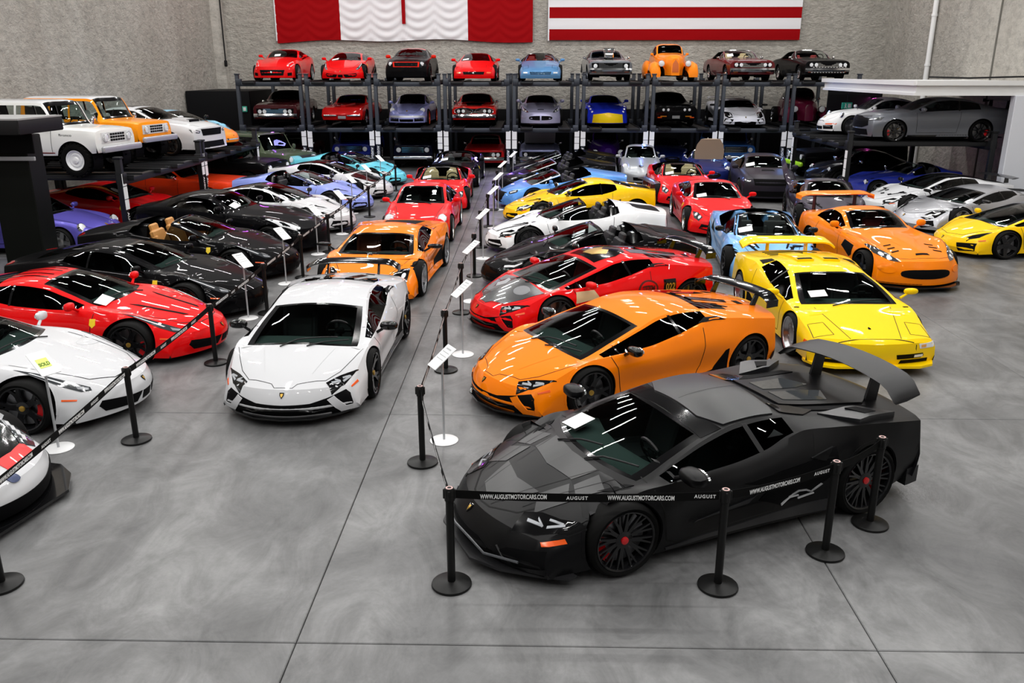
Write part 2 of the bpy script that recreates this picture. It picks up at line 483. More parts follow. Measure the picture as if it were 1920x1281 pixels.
        def mk(name, faces, mats, mi=None, parent=None):
            if not faces: return None
            fa = np.array(faces); u, inv = np.unique(fa, return_inverse=True); inv = inv.reshape(fa.shape)
            me = bpy.data.meshes.new(name); me.from_pydata(co[u].tolist(), [], inv.tolist())
            for m in mats: me.materials.append(m)
            if mi: me.polygons.foreach_set('material_index', mi)
            me.shade_smooth(); me.set_sharp_from_angle(angle=math.radians(st.get('ang', 28))); me.update()
            o = bpy.data.objects.new(name, me); return link(o, parent or s.root)
        s.body = mk('body', body, [s.pm])
        s.wind = mk('windshield', wind, [gwind, BLACK], frit)
        s.sl = mk('side_window', sideL, [gside]); s.sr = mk('side_window', sideR, [gside])
        s.rear = mk('rear_window', rear, [gside])
        s.roof = mk('roof_panel', roof, [roofmat]) if roof else None
        # arch liners and lips
        for k, (x, r, ra) in enumerate(ax):
            if st.get('skirt') and k == 1: continue
            for sg in (1, -1):
                m = MB(); n = 18; pts = []
                for q in range(n+1):
                    a = math.radians(-28+q*236/n); px, pz = x+ra*math.cos(a), r+ra*math.sin(a)
                    h = s.bvh.ray_cast(Vector((px, 3*sg, max(pz, .17))), Vector((0, -sg, 0)))
                    y = abs(h[0].y) if h[0] is not None else W*.93
                    pts.append((px, min(y, W), pz))
                vs = []
                for (px, y, pz) in pts:
                    yi = .42
                    vs += [(px, sg*(y-.004), pz), (x+(px-x)*.975, sg*(y-.010), r+(pz-r)*.975), (x+(px-x)*1.01, sg*yi, r+(pz-r)*1.01)]
                fs = []
                for q in range(n): fs += [(q*3, q*3+1, q*3+4, q*3+3), (q*3+1, q*3+2, q*3+5, q*3+4)]
                ci = len(vs); vs.append((x, sg*.42, r))
                for q in range(n): fs.append((q*3+2, ci, q*3+5))
                m.add(vs, fs, 0); m.build('wheel_arch', [VOID], s.root)
        if s.near >= .8:
            for k, (x, r, ra) in enumerate(ax):
                o_ = [(x+(ra+.028)*math.cos(a), r+(ra+.028)*math.sin(a)) for a in np.linspace(-.25, PI+.25, 26)]
                i_ = [(x+(ra-.003)*math.cos(a), r+(ra-.003)*math.sin(a)) for a in np.linspace(PI+.25, -.25, 26)]
                s.patch('fender_lip', s.pm, 'S', o_+i_, True, .0035, h=.09)
        # underbody
        m = MB(); zb = st.get('zu', .13); xn = u0-.25; xt = u1+.15; xf, xr = st['xf'], st['xr']; ra = st['raf']
        yo = W*.9; yi = .55
        poly = [(xn, .5), (xf+ra+.02, yo*.93), (xf+ra+.02, yi), (xf-ra, yi), (xf-ra, yo), (xr+ra, yo), (xr+ra, yi), (xr-ra, yi), (xr-ra, yo*.9), (xt, yo*.8)]
        poly = poly+[(a, -b) for a, b in reversed(poly)]
        m.extr(poly, zb, zb+.03); m.build('underbody', [VOID], s.root)
    # ---- overlay panels that follow the body surface
    def cast(s, view, a, b):
        if view == 'T': h = s.bvh.ray_cast(Vector((a, b, 5)), Vector((0, 0, -1)))
        elif view == 'S': h = s.bvh.ray_cast(Vector((a, 5, b)), Vector((0, -1, 0)))
        elif view == 'F': h = s.bvh.ray_cast(Vector((6, a, b)), Vector((-1, 0, 0)))
        elif view == 'D': h = s.bvh.ray_cast(Vector((a, (5-b)*.70711, (5+b)*.70711)), Vector((0, -.70711, -.70711)))
        else: h = s.bvh.ray_cast(Vector((-6, a, b)), Vector((1, 0, 0)))
        return h
    def patch(s, name, mat, view, poly, mirror=True, eps=.004, parent=None, h=None, label=None, tilt=None):
        h = h or s.h
        B = densify(poly, h); n = len(B)
        xs = [p[0] for p in B]; ys = [p[1] for p in B]; pts = [Vector(p) for p in B]
        x = min(xs)+h*.5
        while x < max(xs):
            y = min(ys)+h*.5
            while y < max(ys):
                if inside((x, y), poly) and min((x-p[0])**2+(y-p[1])**2 for p in B) > (h*.35)**2: pts.append(Vector((x, y)))
                y += h
            x += h
        r = delaunay_2d_cdt(pts, [], [list(range(n))], 1, 1e-6)
        V, ok, nv = [], [], []
        for p in r[0]:
            hit = s.cast(view, p[0], p[1])
            if hit[0] is None: V.append((0, 0, 0)); ok.append(False); continue
            nn = hit[1]
            ref = {'D': Vector((0, .7071, .7071)), 'T': Vector((0, 0, 1)), 'S': Vector((0, 1, 0)), 'F': Vector((1, 0, 0)), 'B': Vector((-1, 0, 0))}[view]
            if nn.dot(ref) < 0: nn = -nn
            e_ = eps if tilt is None else eps+tilt[2]*max(0., min(1., ((p[0]-tilt[0])/(tilt[1]-tilt[0]))))
            V.append(hit[0]+nn*e_); ok.append(True)
        F = [tuple(f) for f in r[2] if all(ok[i] for i in f)]
        # drop triangles that jump across a step of the surface
        F = [f for f in F if max((V[f[i]]-V[f[(i+1) % 3]]).length for i in range(3)) < h*6]
        if not F: return []
        par_ = list(range(len(V)))
        def fd(i):
            while par_[i] != i: par_[i] = par_[par_[i]]; i = par_[i]
            return i
        for f in F: par_[fd(f[0])] = fd(f[1]); par_[fd(f[1])] = fd(f[2])
        cc = {}
        for f in F: cc.setdefault(fd(f[0]), []).append(f)
        F = max(cc.values(), key=len)
        # rim that goes down into the body: a real thickness
        cnt = {}
        for f in F:
            for i in range(3):
                e = (f[i], f[(i+1) % 3]); cnt[e] = cnt.get(e, 0)+1
        bd = [e for e in cnt if (e[1], e[0]) not in cnt]
        ref = {'D': Vector((0, .7071, .7071)), 'T': Vector((0, 0, 1)), 'S': Vector((0, 1, 0)), 'F': Vector((1, 0, 0)), 'B': Vector((-1, 0, 0))}[view]
        base = {}
        for e in bd:
            for i in e:
                if i not in base: base[i] = len(V); V.append(V[i]-ref*(eps+.012+(tilt[2] if tilt else 0)))
        F += [(e[1], e[0], base[e[0]], base[e[1]]) for e in bd]
        us_ = sorted({i for f in F for i in f}); rm_ = {i: k for k, i in enumerate(us_)}
        V = [V[i] for i in us_]; F = [tuple(rm_[i] for i in f) for f in F]
        out = []
        for k in ((1, -1) if mirror else (1,)):
            m = MB(); m.add([(p[0], p[1]*k, p[2]) for p in V], F)
            par = parent[len(out)] if isinstance(parent, list) else (parent or s.root)
            o = m.build(name, [mat], par, ang=50)
            if label: o['label'] = label
            out.append(o)
        return out
    def seam(s, view, pts, wd=.009, mirror=True, eps=.0025, name='panel_gap', mat=None, h=None):
        Q = densify(pts, h or s.h*.8, closed=False); vs = []; good = []
        for i, p in enumerate(Q):
            a = Q[max(i-1, 0)]; b = Q[min(i+1, len(Q)-1)]; d = Vector((b[0]-a[0], b[1]-a[1])); d.normalize()
            n = Vector((-d.y, d.x))*wd/2
            for sg in (1, -1):
                hit = s.cast(view, p[0]+n.x*sg, p[1]+n.y*sg)
                if hit[0] is None: vs.append(Vector((0, 0, 0))); good.append(False)
                else:
                    nn = hit[1]
                    ref = {'D': Vector((0, .7071, .7071)), 'T': Vector((0, 0, 1)), 'S': Vector((0, 1, 0)), 'F': Vector((1, 0, 0)), 'B': Vector((-1, 0, 0))}[view]
                    if nn.dot(ref) < 0: nn = -nn
                    vs.append(hit[0]+nn*eps); good.append(True)
        fs = [(2*i, 2*i+1, 2*i+3, 2*i+2) for i in range(len(Q)-1) if good[2*i] and good[2*i+1] and good[2*i+2] and good[2*i+3] and (vs[2*i]-vs[2*i+2]).length < .3]
        us_ = sorted({i for f in fs for i in f}); rm_ = {i: k for k, i in enumerate(us_)}
        vs = [vs[i] for i in us_]; fs = [tuple(rm_[i] for i in f) for f in fs]
        for k in ((1, -1) if mirror else (1,)):
            m = MB(); m.add([(p[0], p[1]*k, p[2]) for p in vs], fs)
            if fs: m.build(name, [mat or SEAM], s.root)
    def part(s, name, mb, mat, ang=35, parent=None, label=None):
        o = mb.build(name, mat if isinstance(mat, (list, tuple)) else [mat], parent or s.root, ang)
        if label: o['label'] = label
        return o
    def pair(s, name, fn, mat, ang=35, parent=None):
        out = []
        for k, sg in enumerate((1, -1)):
            m = MB(); fn(m, sg); out.append(s.part(name, m, mat, ang, parent[k] if isinstance(parent, list) else parent))
        return out
    # ---- running gear and cabin
    def wheels(s, kind='ten', mat=None, cap=None, caliper=None, disc=True, fmat=None):
        st = s.st; mat = mat or RIMB
        for n in 'fr':
            x, r, w = st['x'+n], st['r'+n], st['w'+n]; y = st['y'+n]
            tm, rm, dm, cm, km = wheel_meshes(r, w, kind, mat)
            for sg in (1, -1):
                t = inst('wheel', tm, s.root, (x, sg*y, r), (0, 0, 0 if sg > 0 else PI))
                inst('rim', rm, t, (0, 0, 0), (0, random.random()*6, 0))
                if disc and s.near >= .7: inst('brake_disc', dm, t)
                if caliper and s.near >= .7:
                    c = inst('brake_caliper', cm, t, (0, 0, 0), (0, .3 if (n == 'f') == (sg > 0) else PI-.3, 0))
                if cap and s.near >= .7:
                    c = inst('centre_cap', km, t)
                    c.material_slots[0].link = 'OBJECT'; c.material_slots[0].material = cap
    def cabin(s, seat=None, dash=None, tub=None, low=.22, seats=True, sx=None, wheel=True):
        st = s.st; K = st['k']; W = st['W']
        zB = pchip([p[0] for p in st['B']], [p[2] for p in st['B']], np.array([K['cowl'], K['header'], K['sg1']]))
        zc = pchip([p[0] for p in st['C']], [p[1] for p in st['C']], np.array([K['cowl']]))[0]
        x0 = K['cowl']-.12; x1 = K.get('tub', K['sg1']); y = W*.72
        m = MB(); zt = float(zB[1])-.06
        vs = [(x0, -y, low), (x0, y, low), (x1, y, low), (x1, -y, low), (x0, -y, zc-.12), (x0, y, zc-.12), (x1, y, zt), (x1, -y, zt)]
        m.add(vs, [(0, 1, 2, 3), (0, 4, 5, 1), (1, 5, 6, 2), (2, 6, 7, 3), (3, 7, 4, 0)])
        o = m.build('cabin_tub', [tub or CABIN], s.root, smooth=False, fix=False)
        m = MB(); d = K['cowl']-K['header']; dx = min(.55, .5*d)
        secs = []
        for yy in (-y*.95, -y*.5, 0, y*.5, y*.95):
            b = K['cowl']+float(pchip([p[0] for p in st['warp']], [p[1] for p in st['warp']], np.array([K['cowl']]))[0])*(yy/W)**2
            k = .0 if abs(yy) < .5 else -.02
            secs.append([(b-.06, yy, zc-.045+k), (b-dx*.7, yy, zc-.01+k), (b-dx, yy, zc-.05+k), (b-dx-.04, yy, zc-.3), (b-.1, yy, zc-.3)])
        m.sweep(secs); m.build('dashboard', [dash or DASH], s.root)
        xs = sx if sx is not None else K['header']-.22
        zs = max(low, float(zB[1])-(.55 if seat in (TAN, CREAM) else .63))
        if seats:
            for sg in (1, -1): inst('seat', seat_mesh(seat or SEAT), s.root, (xs, sg*W*.39, zs))
        if wheel: inst('steering_wheel', stw_mesh(), s.root, (K['cowl']-dx-.12, W*.39, zc+.0), (0, .4, 0))
    def mirror(s, x, y, z, mat=None, size=(.12, .22, .13), stalk=True, black=None):
        mat = mat or s.pm
        def f(m, sg):
            m.ell((x, sg*(y+size[1]/2), z), size, 14, 8, pw=.75)
            if stalk: m.cyl((x+.03, sg*(y-.06), z-.10), (x+.01, sg*(y+.06), z-.03), .022, .018, 8)
        o = s.pair('side_mirror', f, mat)
        def g(m, sg): m.extr([(sg*(y+size[1]/2)+size[1]*.40*math.cos(2*PI*k/12)*1, z+size[2]*.36*math.sin(2*PI*k/12)) for k in range(12)], x-size[0]/2-.001, x-size[0]/2+.02, 'yz')
        if s.near >= .8: s.pair('mirror_glass', g, CHROME, parent=o)
    def wiper(s, pts):
        m = MB(); P = []
        for p in densify(pts, .08, False):
            h = s.cast('T', *p)
            if h[0] is not None: P.append(h[0]+Vector((0, 0, .014)))
        if len(P) > 1: m.tube(P, .009, 6); s.part('wiper', m, TRIM)
    def wing(s, x, z, span, chord, mat, strut_y=.45, base=.9, drop=.05, tipdrop=.0, plates=True, sweep=0.0, strutmat=None, thick=.025, strut_w=.14, curve=0.0, foot=.0):
        m = MB(); secs = []
        n = 16
        for k in range(n+1):
            t = -1+2*k/n; y = span*t; zz = z-drop*abs(t)**2-tipdrop*max(0, abs(t)-.75)**2*16; xx = x+sweep*t*t; c = chord*(1-.1*abs(t)**4)
            secs.append([(xx+c/2, y, zz-.012), (xx+c*.15, y, zz+thick*.4), (xx-c/2, y, zz+thick*.9), (xx-c/2, y, zz+thick*.5), (xx, y, zz-thick*.6), (xx+c*.4, y, zz-thick*.9)])
        m.sweep(secs); w = s.part('rear_wing', m, mat, 50)
        def f(m, sg):
            P = []
            for (xx, zz, ww) in ((x+foot, base, strut_w), (x, z-.02-drop*(strut_y/span)**2, strut_w*.8)):
                P.append([(xx+ww/2, sg*strut_y-.014, zz), (xx+ww/2, sg*strut_y+.014, zz), (xx-ww/2, sg*strut_y+.014, zz), (xx-ww/2, sg*strut_y-.014, zz)])
            m.sweep(P)
        s.pair('wing_strut', f, strutmat or mat)
        if plates:
            def g(m, sg): m.box((x+sweep, sg*span, z-drop-tipdrop-.02), (chord*.95, .014, .10))
            s.pair('wing_end_plate', g, mat)
    def disc_lamp(s, y, z, r, depth=.06, x=None, ring=True, mat=None, ringmat=None, tilt=0.0, name='headlight'):
        h = s.cast('F', y, z); xx = x if x is not None else (h[0].x if h[0] is not None else s.us[0])
        out = []
        for sg in (1, -1):
            m = MB(); prof = [(0, depth*.45), (r*.5, depth*.42), (r*.86, depth*.25), (r*.9, depth*.1)]
            m.lathe(prof, 20, 'x', mi=0); m.lathe([(r*.88, depth*.2), (r*.95, depth*.32), (r, depth*.2), (r, -depth)], 20, 'x', mi=1)
            o = m.build(name, [mat or LED, ringmat or CHROME], s.root); o.location = (xx, sg*y, z); o.rotation_euler = (0, -tilt, 0); out.append(o)
        return out
    def sheet(s, x, y, w=.24, h=.3, up=.02, name='price_sheet'):
        """paper sheet lying behind the windscreen, on the outer side of the glass at (x, y)"""
        P = []
        for (a, b) in ((h/2, -w/2), (h/2, w/2), (-h/2, w/2), (-h/2, -w/2)):
            hit = s.cast('T', x+a*.7, y+b)
            if hit[0] is None: return
            P.append(hit[0]+hit[1]*up*(1 if hit[1].z > 0 else -1))
        m = MB(); m.add(P+[p+Vector((0, 0, -.004)) for p in P], [(0, 1, 2, 3), (7, 6, 5, 4), (0, 4, 5, 1), (1, 5, 6, 2), (2, 6, 7, 3), (3, 7, 4, 0)])
        s.part(name, m, WHITE, label='white paper sheet on the windscreen')
# ---------------------------------------------------------------- body styles (metres, x forward, origin between the axles)
def style(**k): return k
HUR = style(W=.965, xf=1.31, xr=-1.31, rf=.335, rr=.345, raf=.362, rar=.385, wf=.25, wr=.31, yf=.83, yr=.80,
  C=[(2.30, .46), (2.0, .585), (1.7, .685), (1.45, .765), (.90, .925), (.45, 1.055), (.1, 1.135), (-.2, 1.165), (-.7, 1.12), (-1.3, 1.03), (-1.85, .95), (-1.98, .92)],
  R=[(2.30, .52, .45), (2.0, .60, .575), (1.7, .69, .665), (1.42, .785, .72), (.90, .735, .865), (.45, .665, .985), (.1, .62, 1.075), (-.2, .605, 1.10), (-.7, .61, 1.06), (-1.3, .68, .985), (-1.98, .75, .89)],
  B=[(2.30, .76, .42), (2.0, .81, .555), (1.31, .875, .745), (.9, .875, .745), (.5, .87, .755), (0, .865, .83), (-.45, .83, .935), (-.72, .80, .985), (-1.1, .85, .96), (-1.5, .89, .92), (-1.98, .86, .85)],
  M=[(2.30, .84, .34), (2.0, .90, .43), (1.31, .95, .59), (.8, .935, .60), (0, .94, .63), (-.6, .95, .68), (-1.31, .965, .68), (-1.98, .90, .66)],
  L=[(2.30, .87, .22), (1.31, .945, .36), (.6, .885, .33), (-.4, .885, .34), (-1.31, .96, .38), (-1.98, .9, .42)],
  S=[(2.30, .86, .12), (1.31, .92, .14), (0, .91, .14), (-1.31, .94, .15), (-1.98, .85, .26)],
  warp=[(2.3, -.46), (1.45, -.16), (.45, -.10), (-.6, 0), (-1.98, .22)],
  nose=[(.08, .68), (.11, .35), (.06, 0)], tail=[(-.04, .6), (-.02, .3), (.05, 0)],
  sh=dict(R=.8, B=.85, M=.35, L=.6), k=dict(cowl=1.45, header=.45, sg0=1.22, sg1=-.62, rg0=-.66, rg1=-1.15, tub=-.55))
AVE = style(W=1.015, xf=1.35, xr=-1.35, rf=.345, rr=.36, raf=.372, rar=.40, wf=.26, wr=.35, yf=.88, yr=.84,
  C=[(2.34, .45), (2.0, .575), (1.6, .69), (1.30, .78), (.85, .915), (.40, 1.045), (.05, 1.12), (-.2, 1.136), (-.48, 1.12), (-.62, 1.05), (-1.0, .985), (-1.5, .94), (-2.08, .905), (-2.18, .88)],
  R=[(2.34, .44, .44), (2.0, .52, .575), (1.6, .67, .685), (1.27, .80, .755), (.85, .745, .875), (.40, .67, .99), (.05, .63, 1.055), (-.2, .62, 1.07), (-.48, .62, 1.055), (-.65, .63, 1.025), (-1.0, .67, .975), (-1.5, .74, .94), (-2.18, .82, .87)],
  B=[(2.34, .80, .41), (2.0, .87, .55), (1.35, .92, .755), (.8, .90, .755), (.3, .885, .765), (-.15, .875, .83), (-.45, .85, .93), (-.65, .84, .965), (-1.0, .88, .955), (-1.35, .93, .945), (-1.8, .95, .91), (-2.18, .91, .85)],
  M=[(2.34, .90, .34), (1.9, .97, .43), (1.35, 1.0, .58), (.8, .965, .60), (0, .97, .64), (-.6, .985, .72), (-1.35, 1.015, .69), (-2.18, .95, .66)],
  L=[(2.34, .93, .22), (1.35, .99, .36), (.6, .87, .31), (-.4, .86, .33), (-1.35, 1.005, .38), (-2.18, .93, .42)],
  S=[(2.34, .92, .11), (1.35, .96, .13), (0, .95, .13), (-1.35, .98, .14), (-2.18, .88, .26)],
  warp=[(2.34, -.46), (1.30, -.34), (.40, -.14), (-.5, 0), (-2.18, .16)],
  nose=[(.10, .68), (.15, .35), (.10, 0)], tail=[(-.05, .6), (-.02, .3), (.05, 0)],
  sh=dict(R=.9, B=.92, M=.6, L=.7), ang=24, k=dict(cowl=1.30, header=.40, sg0=1.12, sg1=-.52, tub=-.45))

# ---------------------------------------------------------------- per-model dressing
def shield(c, u, v, r=.035, mat=None, view='F'):
    P = [(u-r, v+r), (u+r, v+r), (u+r*.95, v), (u, v-r*1.3), (u-r*.95, v)]
    o = c.patch('badge', BLACK, view, P, False, .008, h=.05)
    P2 = [(u-r*.6, v+r*.6), (u+r*.6, v+r*.6), (u+r*.5, v-.1*r), (u, v-r*.8), (u-r*.5, v-.1*r)]
    if o: c.patch('emblem', mat or GOLD, view, P2, False, .012, h=.04, parent=o[0])
def side_windows_pillar(c, x, lean=.05, w=.03, z0=None, z1=None, mat=None):
    st = c.st; f = lambda n, k, xx: float(pchip([p[0] for p in st[n]], [p[k] for p in st[n]], np.array([xx]))[0])
    z0 = f('B', 2, x)+.012; z1 = f('R', 2, x-lean)-.02
    if z1 > z0+.05: c.patch('window_pillar', mat or BLACK, 'S', [(x-w, z0), (x+w, z0), (x+w-lean, z1), (x-w-lean, z1)], True, .003)

def huracan(c, perf=True, seat=None, mirror=None, low=None, livery=False):
    low = low or BLACK
    # black lower bumper with body-coloured fangs
    c.patch('front_bumper', VOID, 'F', [(0, .29), (.33, .295), (.56, .345), (.72, .39), (.77, .34), (.80, .22), (.78, .13), (.4, .115), (0, .115), (-.4, .115), (-.78, .13), (-.80, .22), (-.77, .34), (-.72, .39), (-.56, .345), (-.33, .295)], False, .004)
    c.patch('bumper_fang', c.pm, 'F', [(.52, .315), (.59, .345), (.72, .20), (.79, .20), (.78, .135), (.66, .13)], True, .014)
    c.pair('front_splitter', lambda m, s: m.extr([(2.44, 0), (2.38, .36*s), (2.18, .66*s), (1.96, .84*s), (1.78, .90*s), (1.76, .8*s), (2.0, .5*s), (2.2, 0)], .10, .125), low)
    c.part('bumper_blade', MB().tube([(2.16, .62, .2), (2.34, .38, .19), (2.41, .2, .235), (2.425, 0, .235), (2.41, -.2, .235), (2.34, -.38, .19), (2.16, -.62, .2)], .011, 6), low)
    # headlamps with Y-shaped light units
    hl = c.patch('headlight', BLACK, 'T', [(2.11, .49), (2.19, .57), (2.04, .70), (1.76, .82), (1.82, .77), (1.95, .63)], True, .006)
    for P in ([(2.08, .545), (2.10, .56), (2.03, .655), (2.015, .635)], [(2.02, .57), (2.035, .585), (2.03, .655), (2.01, .645)], [(2.0, .67), (2.015, .685), (1.90, .76), (1.89, .745)], [(1.96, .66), (1.975, .67), (1.91, .745), (1.895, .735)]):
        if hl: c.patch('light_strip', simple('led_grey', (.42, .44, .47), .15, 0, .6, 1), 'T', P, True, .010, h=.05, parent=hl)
    c.seam('T', [(2.27, 0), (2.27, .11), (2.20, .16), (2.11, .38), (2.08, .48), (1.9, .62), (1.65, .73), (1.42, .82)], .007)
    c.seam('T', [(2.0, .30), (1.48, .46)], .006, mat=c.pm)
    shield(c, 0, .40, .027)
    c.patch('side_marker', AMBER, 'S', [(1.86, .42), (2.0, .395), (2.0, .41), (1.86, .445)], True, .005)
    # doors, sills, side intakes
    c.seam('S', [(1.0, .74), (.93, .60), (.86, .25), (.75, .21), (-.35, .22), (-.45, .40), (-.50, .90)], .010)
    c.patch('side_skirt', low, 'S', [(.92, .13), (.90, .19), (.3, .20), (-.5, .235), (-.92, .26), (-.92, .13)], True, .010)
    c.patch('side_intake', VOID, 'S', [(-.44, .25), (-.66, .30), (-.84, .56), (-.90, .58), (-.90, .25)], True, .005)
    c.patch('shoulder_intake', VOID, 'S', [(-.46, .955), (-.70, .965), (-.90, .955), (-.80, .995), (-.60, 1.0)], True, .006)
    side_windows_pillar(c, -.12, -.05, .022); side_windows_pillar(c, .86, -.05, .012)
    c.mirror(.76, .92, .825, mirror or BLACK, (.14, .25, .12))
    c.wiper([(1.50, -.25), (1.36, -.05), (1.24, .45)]); c.wiper([(1.50, .1), (1.38, .3), (1.26, .60)])
    # engine lid, vents, wing
    c.patch('engine_cover', c.pm, 'T', [(-.80, -.30), (-1.4, -.42), (-1.75, -.42), (-1.75, .42), (-1.4, .42), (-.80, .30)], False, .006)
    c.patch('engine_glass', BLACK, 'T', [(-.78, .10), (-.80, .24), (-1.36, .34), (-1.42, .22), (-1.15, .14)], True, .012)
    c.patch('lid_vent', VOID, 'T', [(-1.52, .26), (-1.52, .40), (-1.62, .40), (-1.62, .26)], True, .012)
    c.patch('engine_vent', VOID, 'T', [(-.98, .42), (-1.18, .52), (-1.24, .50), (-1.03, .39)], True, .006)
    c.patch('rear_panel', VOID, 'B', [(-.72, .80), (.72, .80), (.70, .45), (-.70, .45)], False, .006)
    c.patch('taillight', TAIL, 'B', [(.42, .80), (.76, .80), (.74, .70), (.50, .72)], True, .01)
    if perf:
        c.wing(-1.88, 1.15, .76, .22, BLACK, .42, .92, .03, .07, True, .05, thick=.035, foot=.10, strut_w=.10)
    c.wheels('multi' if not perf else 'y5', RIMB, GOLD if perf else None)
    c.cabin(seat)

def aventador(c):
    pm = c.pm
    c.patch('front_bumper', VOID, 'F', [(0, .29), (.30, .28), (.48, .21), (.60, .30), (.86, .34), (.90, .20), (.88, .12), (0, .10), (-.88, .12), (-.90, .20), (-.86, .34), (-.60, .30), (-.48, .21), (-.30, .28)], False, .004)
    c.patch('bumper_fin', pm, 'F', [(.46, .26), (.50, .28), (.66, .15), (.90, .20), (.90, .15), (.60, .105)], True, .014)
    c.part('front_splitter', MB().extr([(2.53, -.35), (2.53, .35), (2.36, .62), (2.10, .84), (1.88, .99), (1.80, .97), (1.9, .7), (2.2, .3), (2.2, -.3), (1.9, -.7), (1.80, -.97), (1.88, -.99), (2.10, -.84), (2.36, -.62)], .095, .12), MATTEB)
    c.part('bumper_blade', MB().tube([(2.24, .74, .22), (2.44, .46, .20), (2.50, .30, .27), (2.53, 0, .275), (2.50, -.30, .27), (2.44, -.46, .20), (2.24, -.74, .22)], .012, 6), simple('blade_grey', hexc('4a4c50'), .3))
    hl = c.patch('headlight', BLACK, 'T', [(2.06, .47), (2.22, .55), (2.08, .72), (1.84, .87), (1.68, .90), (1.84, .74), (1.94, .58)], True, .007)
    for P in ([(2.06, .55), (2.08, .57), (2.0, .70), (1.985, .68)], [(1.98, .60), (1.995, .615), (2.0, .70), (1.985, .70)], [(1.96, .72), (1.975, .735), (1.84, .82), (1.83, .805)], [(1.91, .68), (1.925, .69), (1.85, .80), (1.835, .79)]):
        if hl: c.patch('light_strip', simple('led_grey', (.42, .44, .47), .15, 0, .6, 1), 'T', P, True, .011, h=.05, parent=hl)
    shield(c, 0, .395, .028)
    c.seam('T', [(2.30, 0), (2.27, .18), (2.11, .43), (1.85, .56), (1.5, .70), (1.2, .80)], .014)
    # hood creases, then flush lighter satin patches painting in the sheen of folded facets
    for P in ([(2.25, .15), (1.30, .42)], [(2.05, .40), (1.25, .62)]): c.seam('T', P, .008, mat=pm, eps=.006, name='hood_crease')
    sat = simple('sheen_satin', hexc('101114'), .32, 0, .7)
    for P in ([(2.22, .0), (2.16, .20), (1.86, .34), (1.92, .0)], [(1.88, .36), (2.00, .54), (1.72, .62), (1.60, .42)], [(1.62, .0), (1.56, .38), (1.32, .42), (1.36, .0)], [(1.58, .46), (1.64, .62), (1.40, .70), (1.34, .48)]):
        c.patch('hood_sheen_patch', sat, 'T', P, True, .005, h=.045)
    c.patch('hood_vent', VOID, 'T', [(1.46, .66), (1.22, .72), (1.16, .78), (1.34, .76)], True, .006)
    c.patch('side_marker', AMBER, 'S', [(1.86, .395), (2.06, .37), (2.06, .40), (1.87, .425)], True, .006)
    c.seam('S', [(1.06, .77), (.98, .55), (.92, .24), (.80, .19), (-.30, .23), (-.62, .60), (-.72, .93)], .011)
    c.patch('side_skirt', MATTEB, 'S', [(.95, .12), (.93, .17), (.2, .185), (-.45, .22), (-.95, .26), (-.95, .12)], True, .012)
    # door scoop and the big rear intake
    c.patch('door_scoop', simple('scoop_grey', hexc('17181b'), .32, 0, .9), 'S', [(.60, .30), (-.05, .43), (-.10, .47), (-.02, .36)], True, .012)
    c.patch('side_intake', VOID, 'S', [(.12, .62), (-.55, .70), (-.92, .80), (-.95, .55), (-.70, .32), (-.40, .26), (-.15, .35), (-.25, .52)], True, .006)
    c.patch('intake_blade', pm, 'S', [(-.62, .74), (-.88, .80), (-.78, .70)], True, .016)
    sv = [[(-.22, .30), (-.55, .355), (-.45, .37), (-.24, .42), (-.60, .40), (-.52, .35)]]
    sil = simple('graphic_silver', hexc('b9babd'), .35, .3)
    for P in ([(-0.396, 0.253), (-0.504, 0.305), (-0.6, 0.315), (-0.6, 0.327), (-0.504, 0.318), (-0.396, 0.268)], [(-0.504, 0.305), (-0.6, 0.367), (-0.672, 0.367), (-0.732, 0.342), (-0.744, 0.352), (-0.678, 0.383), (-0.594, 0.383), (-0.492, 0.318)], [(-0.732, 0.342), (-0.828, 0.429), (-0.81, 0.439), (-0.738, 0.367)], [(-0.588, 0.287), (-0.756, 0.324), (-0.756, 0.336), (-0.588, 0.299)]):
        c.patch('side_graphic', sil, 'S', P, True, .016, h=.05)
    side_windows_pillar(c, -.14, -.06, .026, mat=pm); side_windows_pillar(c, .80, -.06, .016, mat=pm)
    c.mirror(.78, .95, .885, pm, (.19, .29, .125))
    c.wiper([(1.34, .20), (1.20, .30), (1.02, .62)]); c.wiper([(1.36, -.3), (1.22, -.1), (1.12, .15)])
    # removable roof in two panels
    c.patch('roof_band', BLACK, 'T', [(.39, -.64), (.39, .64), (.16, .63), (.22, .34), (.22, -.34), (.16, -.63)], False, .004)
    c.patch('roof_panel', simple('roof_grey', hexc('141518'), .36, 0, .6), 'T', [(.24, -.36), (.12, -.60), (-.44, -.60), (-.50, -.48), (-.50, .48), (-.44, .60), (.12, .60), (.24, .36)], False, .016)
    c.seam('T', [(.2, 0), (-.50, 0)], .006, False, .019)
    # engine lid with windows, black buttress glass and wedge vents
    c.patch('engine_cover', pm, 'T', [(-.72, -.36), (-1.7, -.48), (-1.95, -.3), (-1.95, .3), (-1.7, .48), (-.72, .36)], False, .02)
    c.patch('engine_window', LAMP, 'T', [(-.86, .04), (-.86, .26), (-1.36, .34), (-1.5, .10), (-1.3, .04)], True, .026)
    c.patch('buttress_glass', BLACK, 'T', [(-.56, .36), (-.56, .56), (-.80, .62), (-1.0, .52), (-.8, .38)], True, .012)
    c.patch('engine_bay_gap', VOID, 'T', [(-.84, .42), (-1.0, .52), (-1.6, .62), (-1.7, .54), (-1.1, .44)], True, .010)
    c.patch('deck_vent', simple('scoop_grey', hexc('17181b'), .32, 0, .9), 'T', [(-1.00, .60), (-1.25, .90), (-1.75, .84), (-1.42, .62)], True, .01, tilt=(-1.0, -1.35, .05))
    c.patch('vent_mouth', VOID, 'T', [(-1.28, .66), (-1.38, .82), (-1.54, .80), (-1.42, .66)], True, .064)
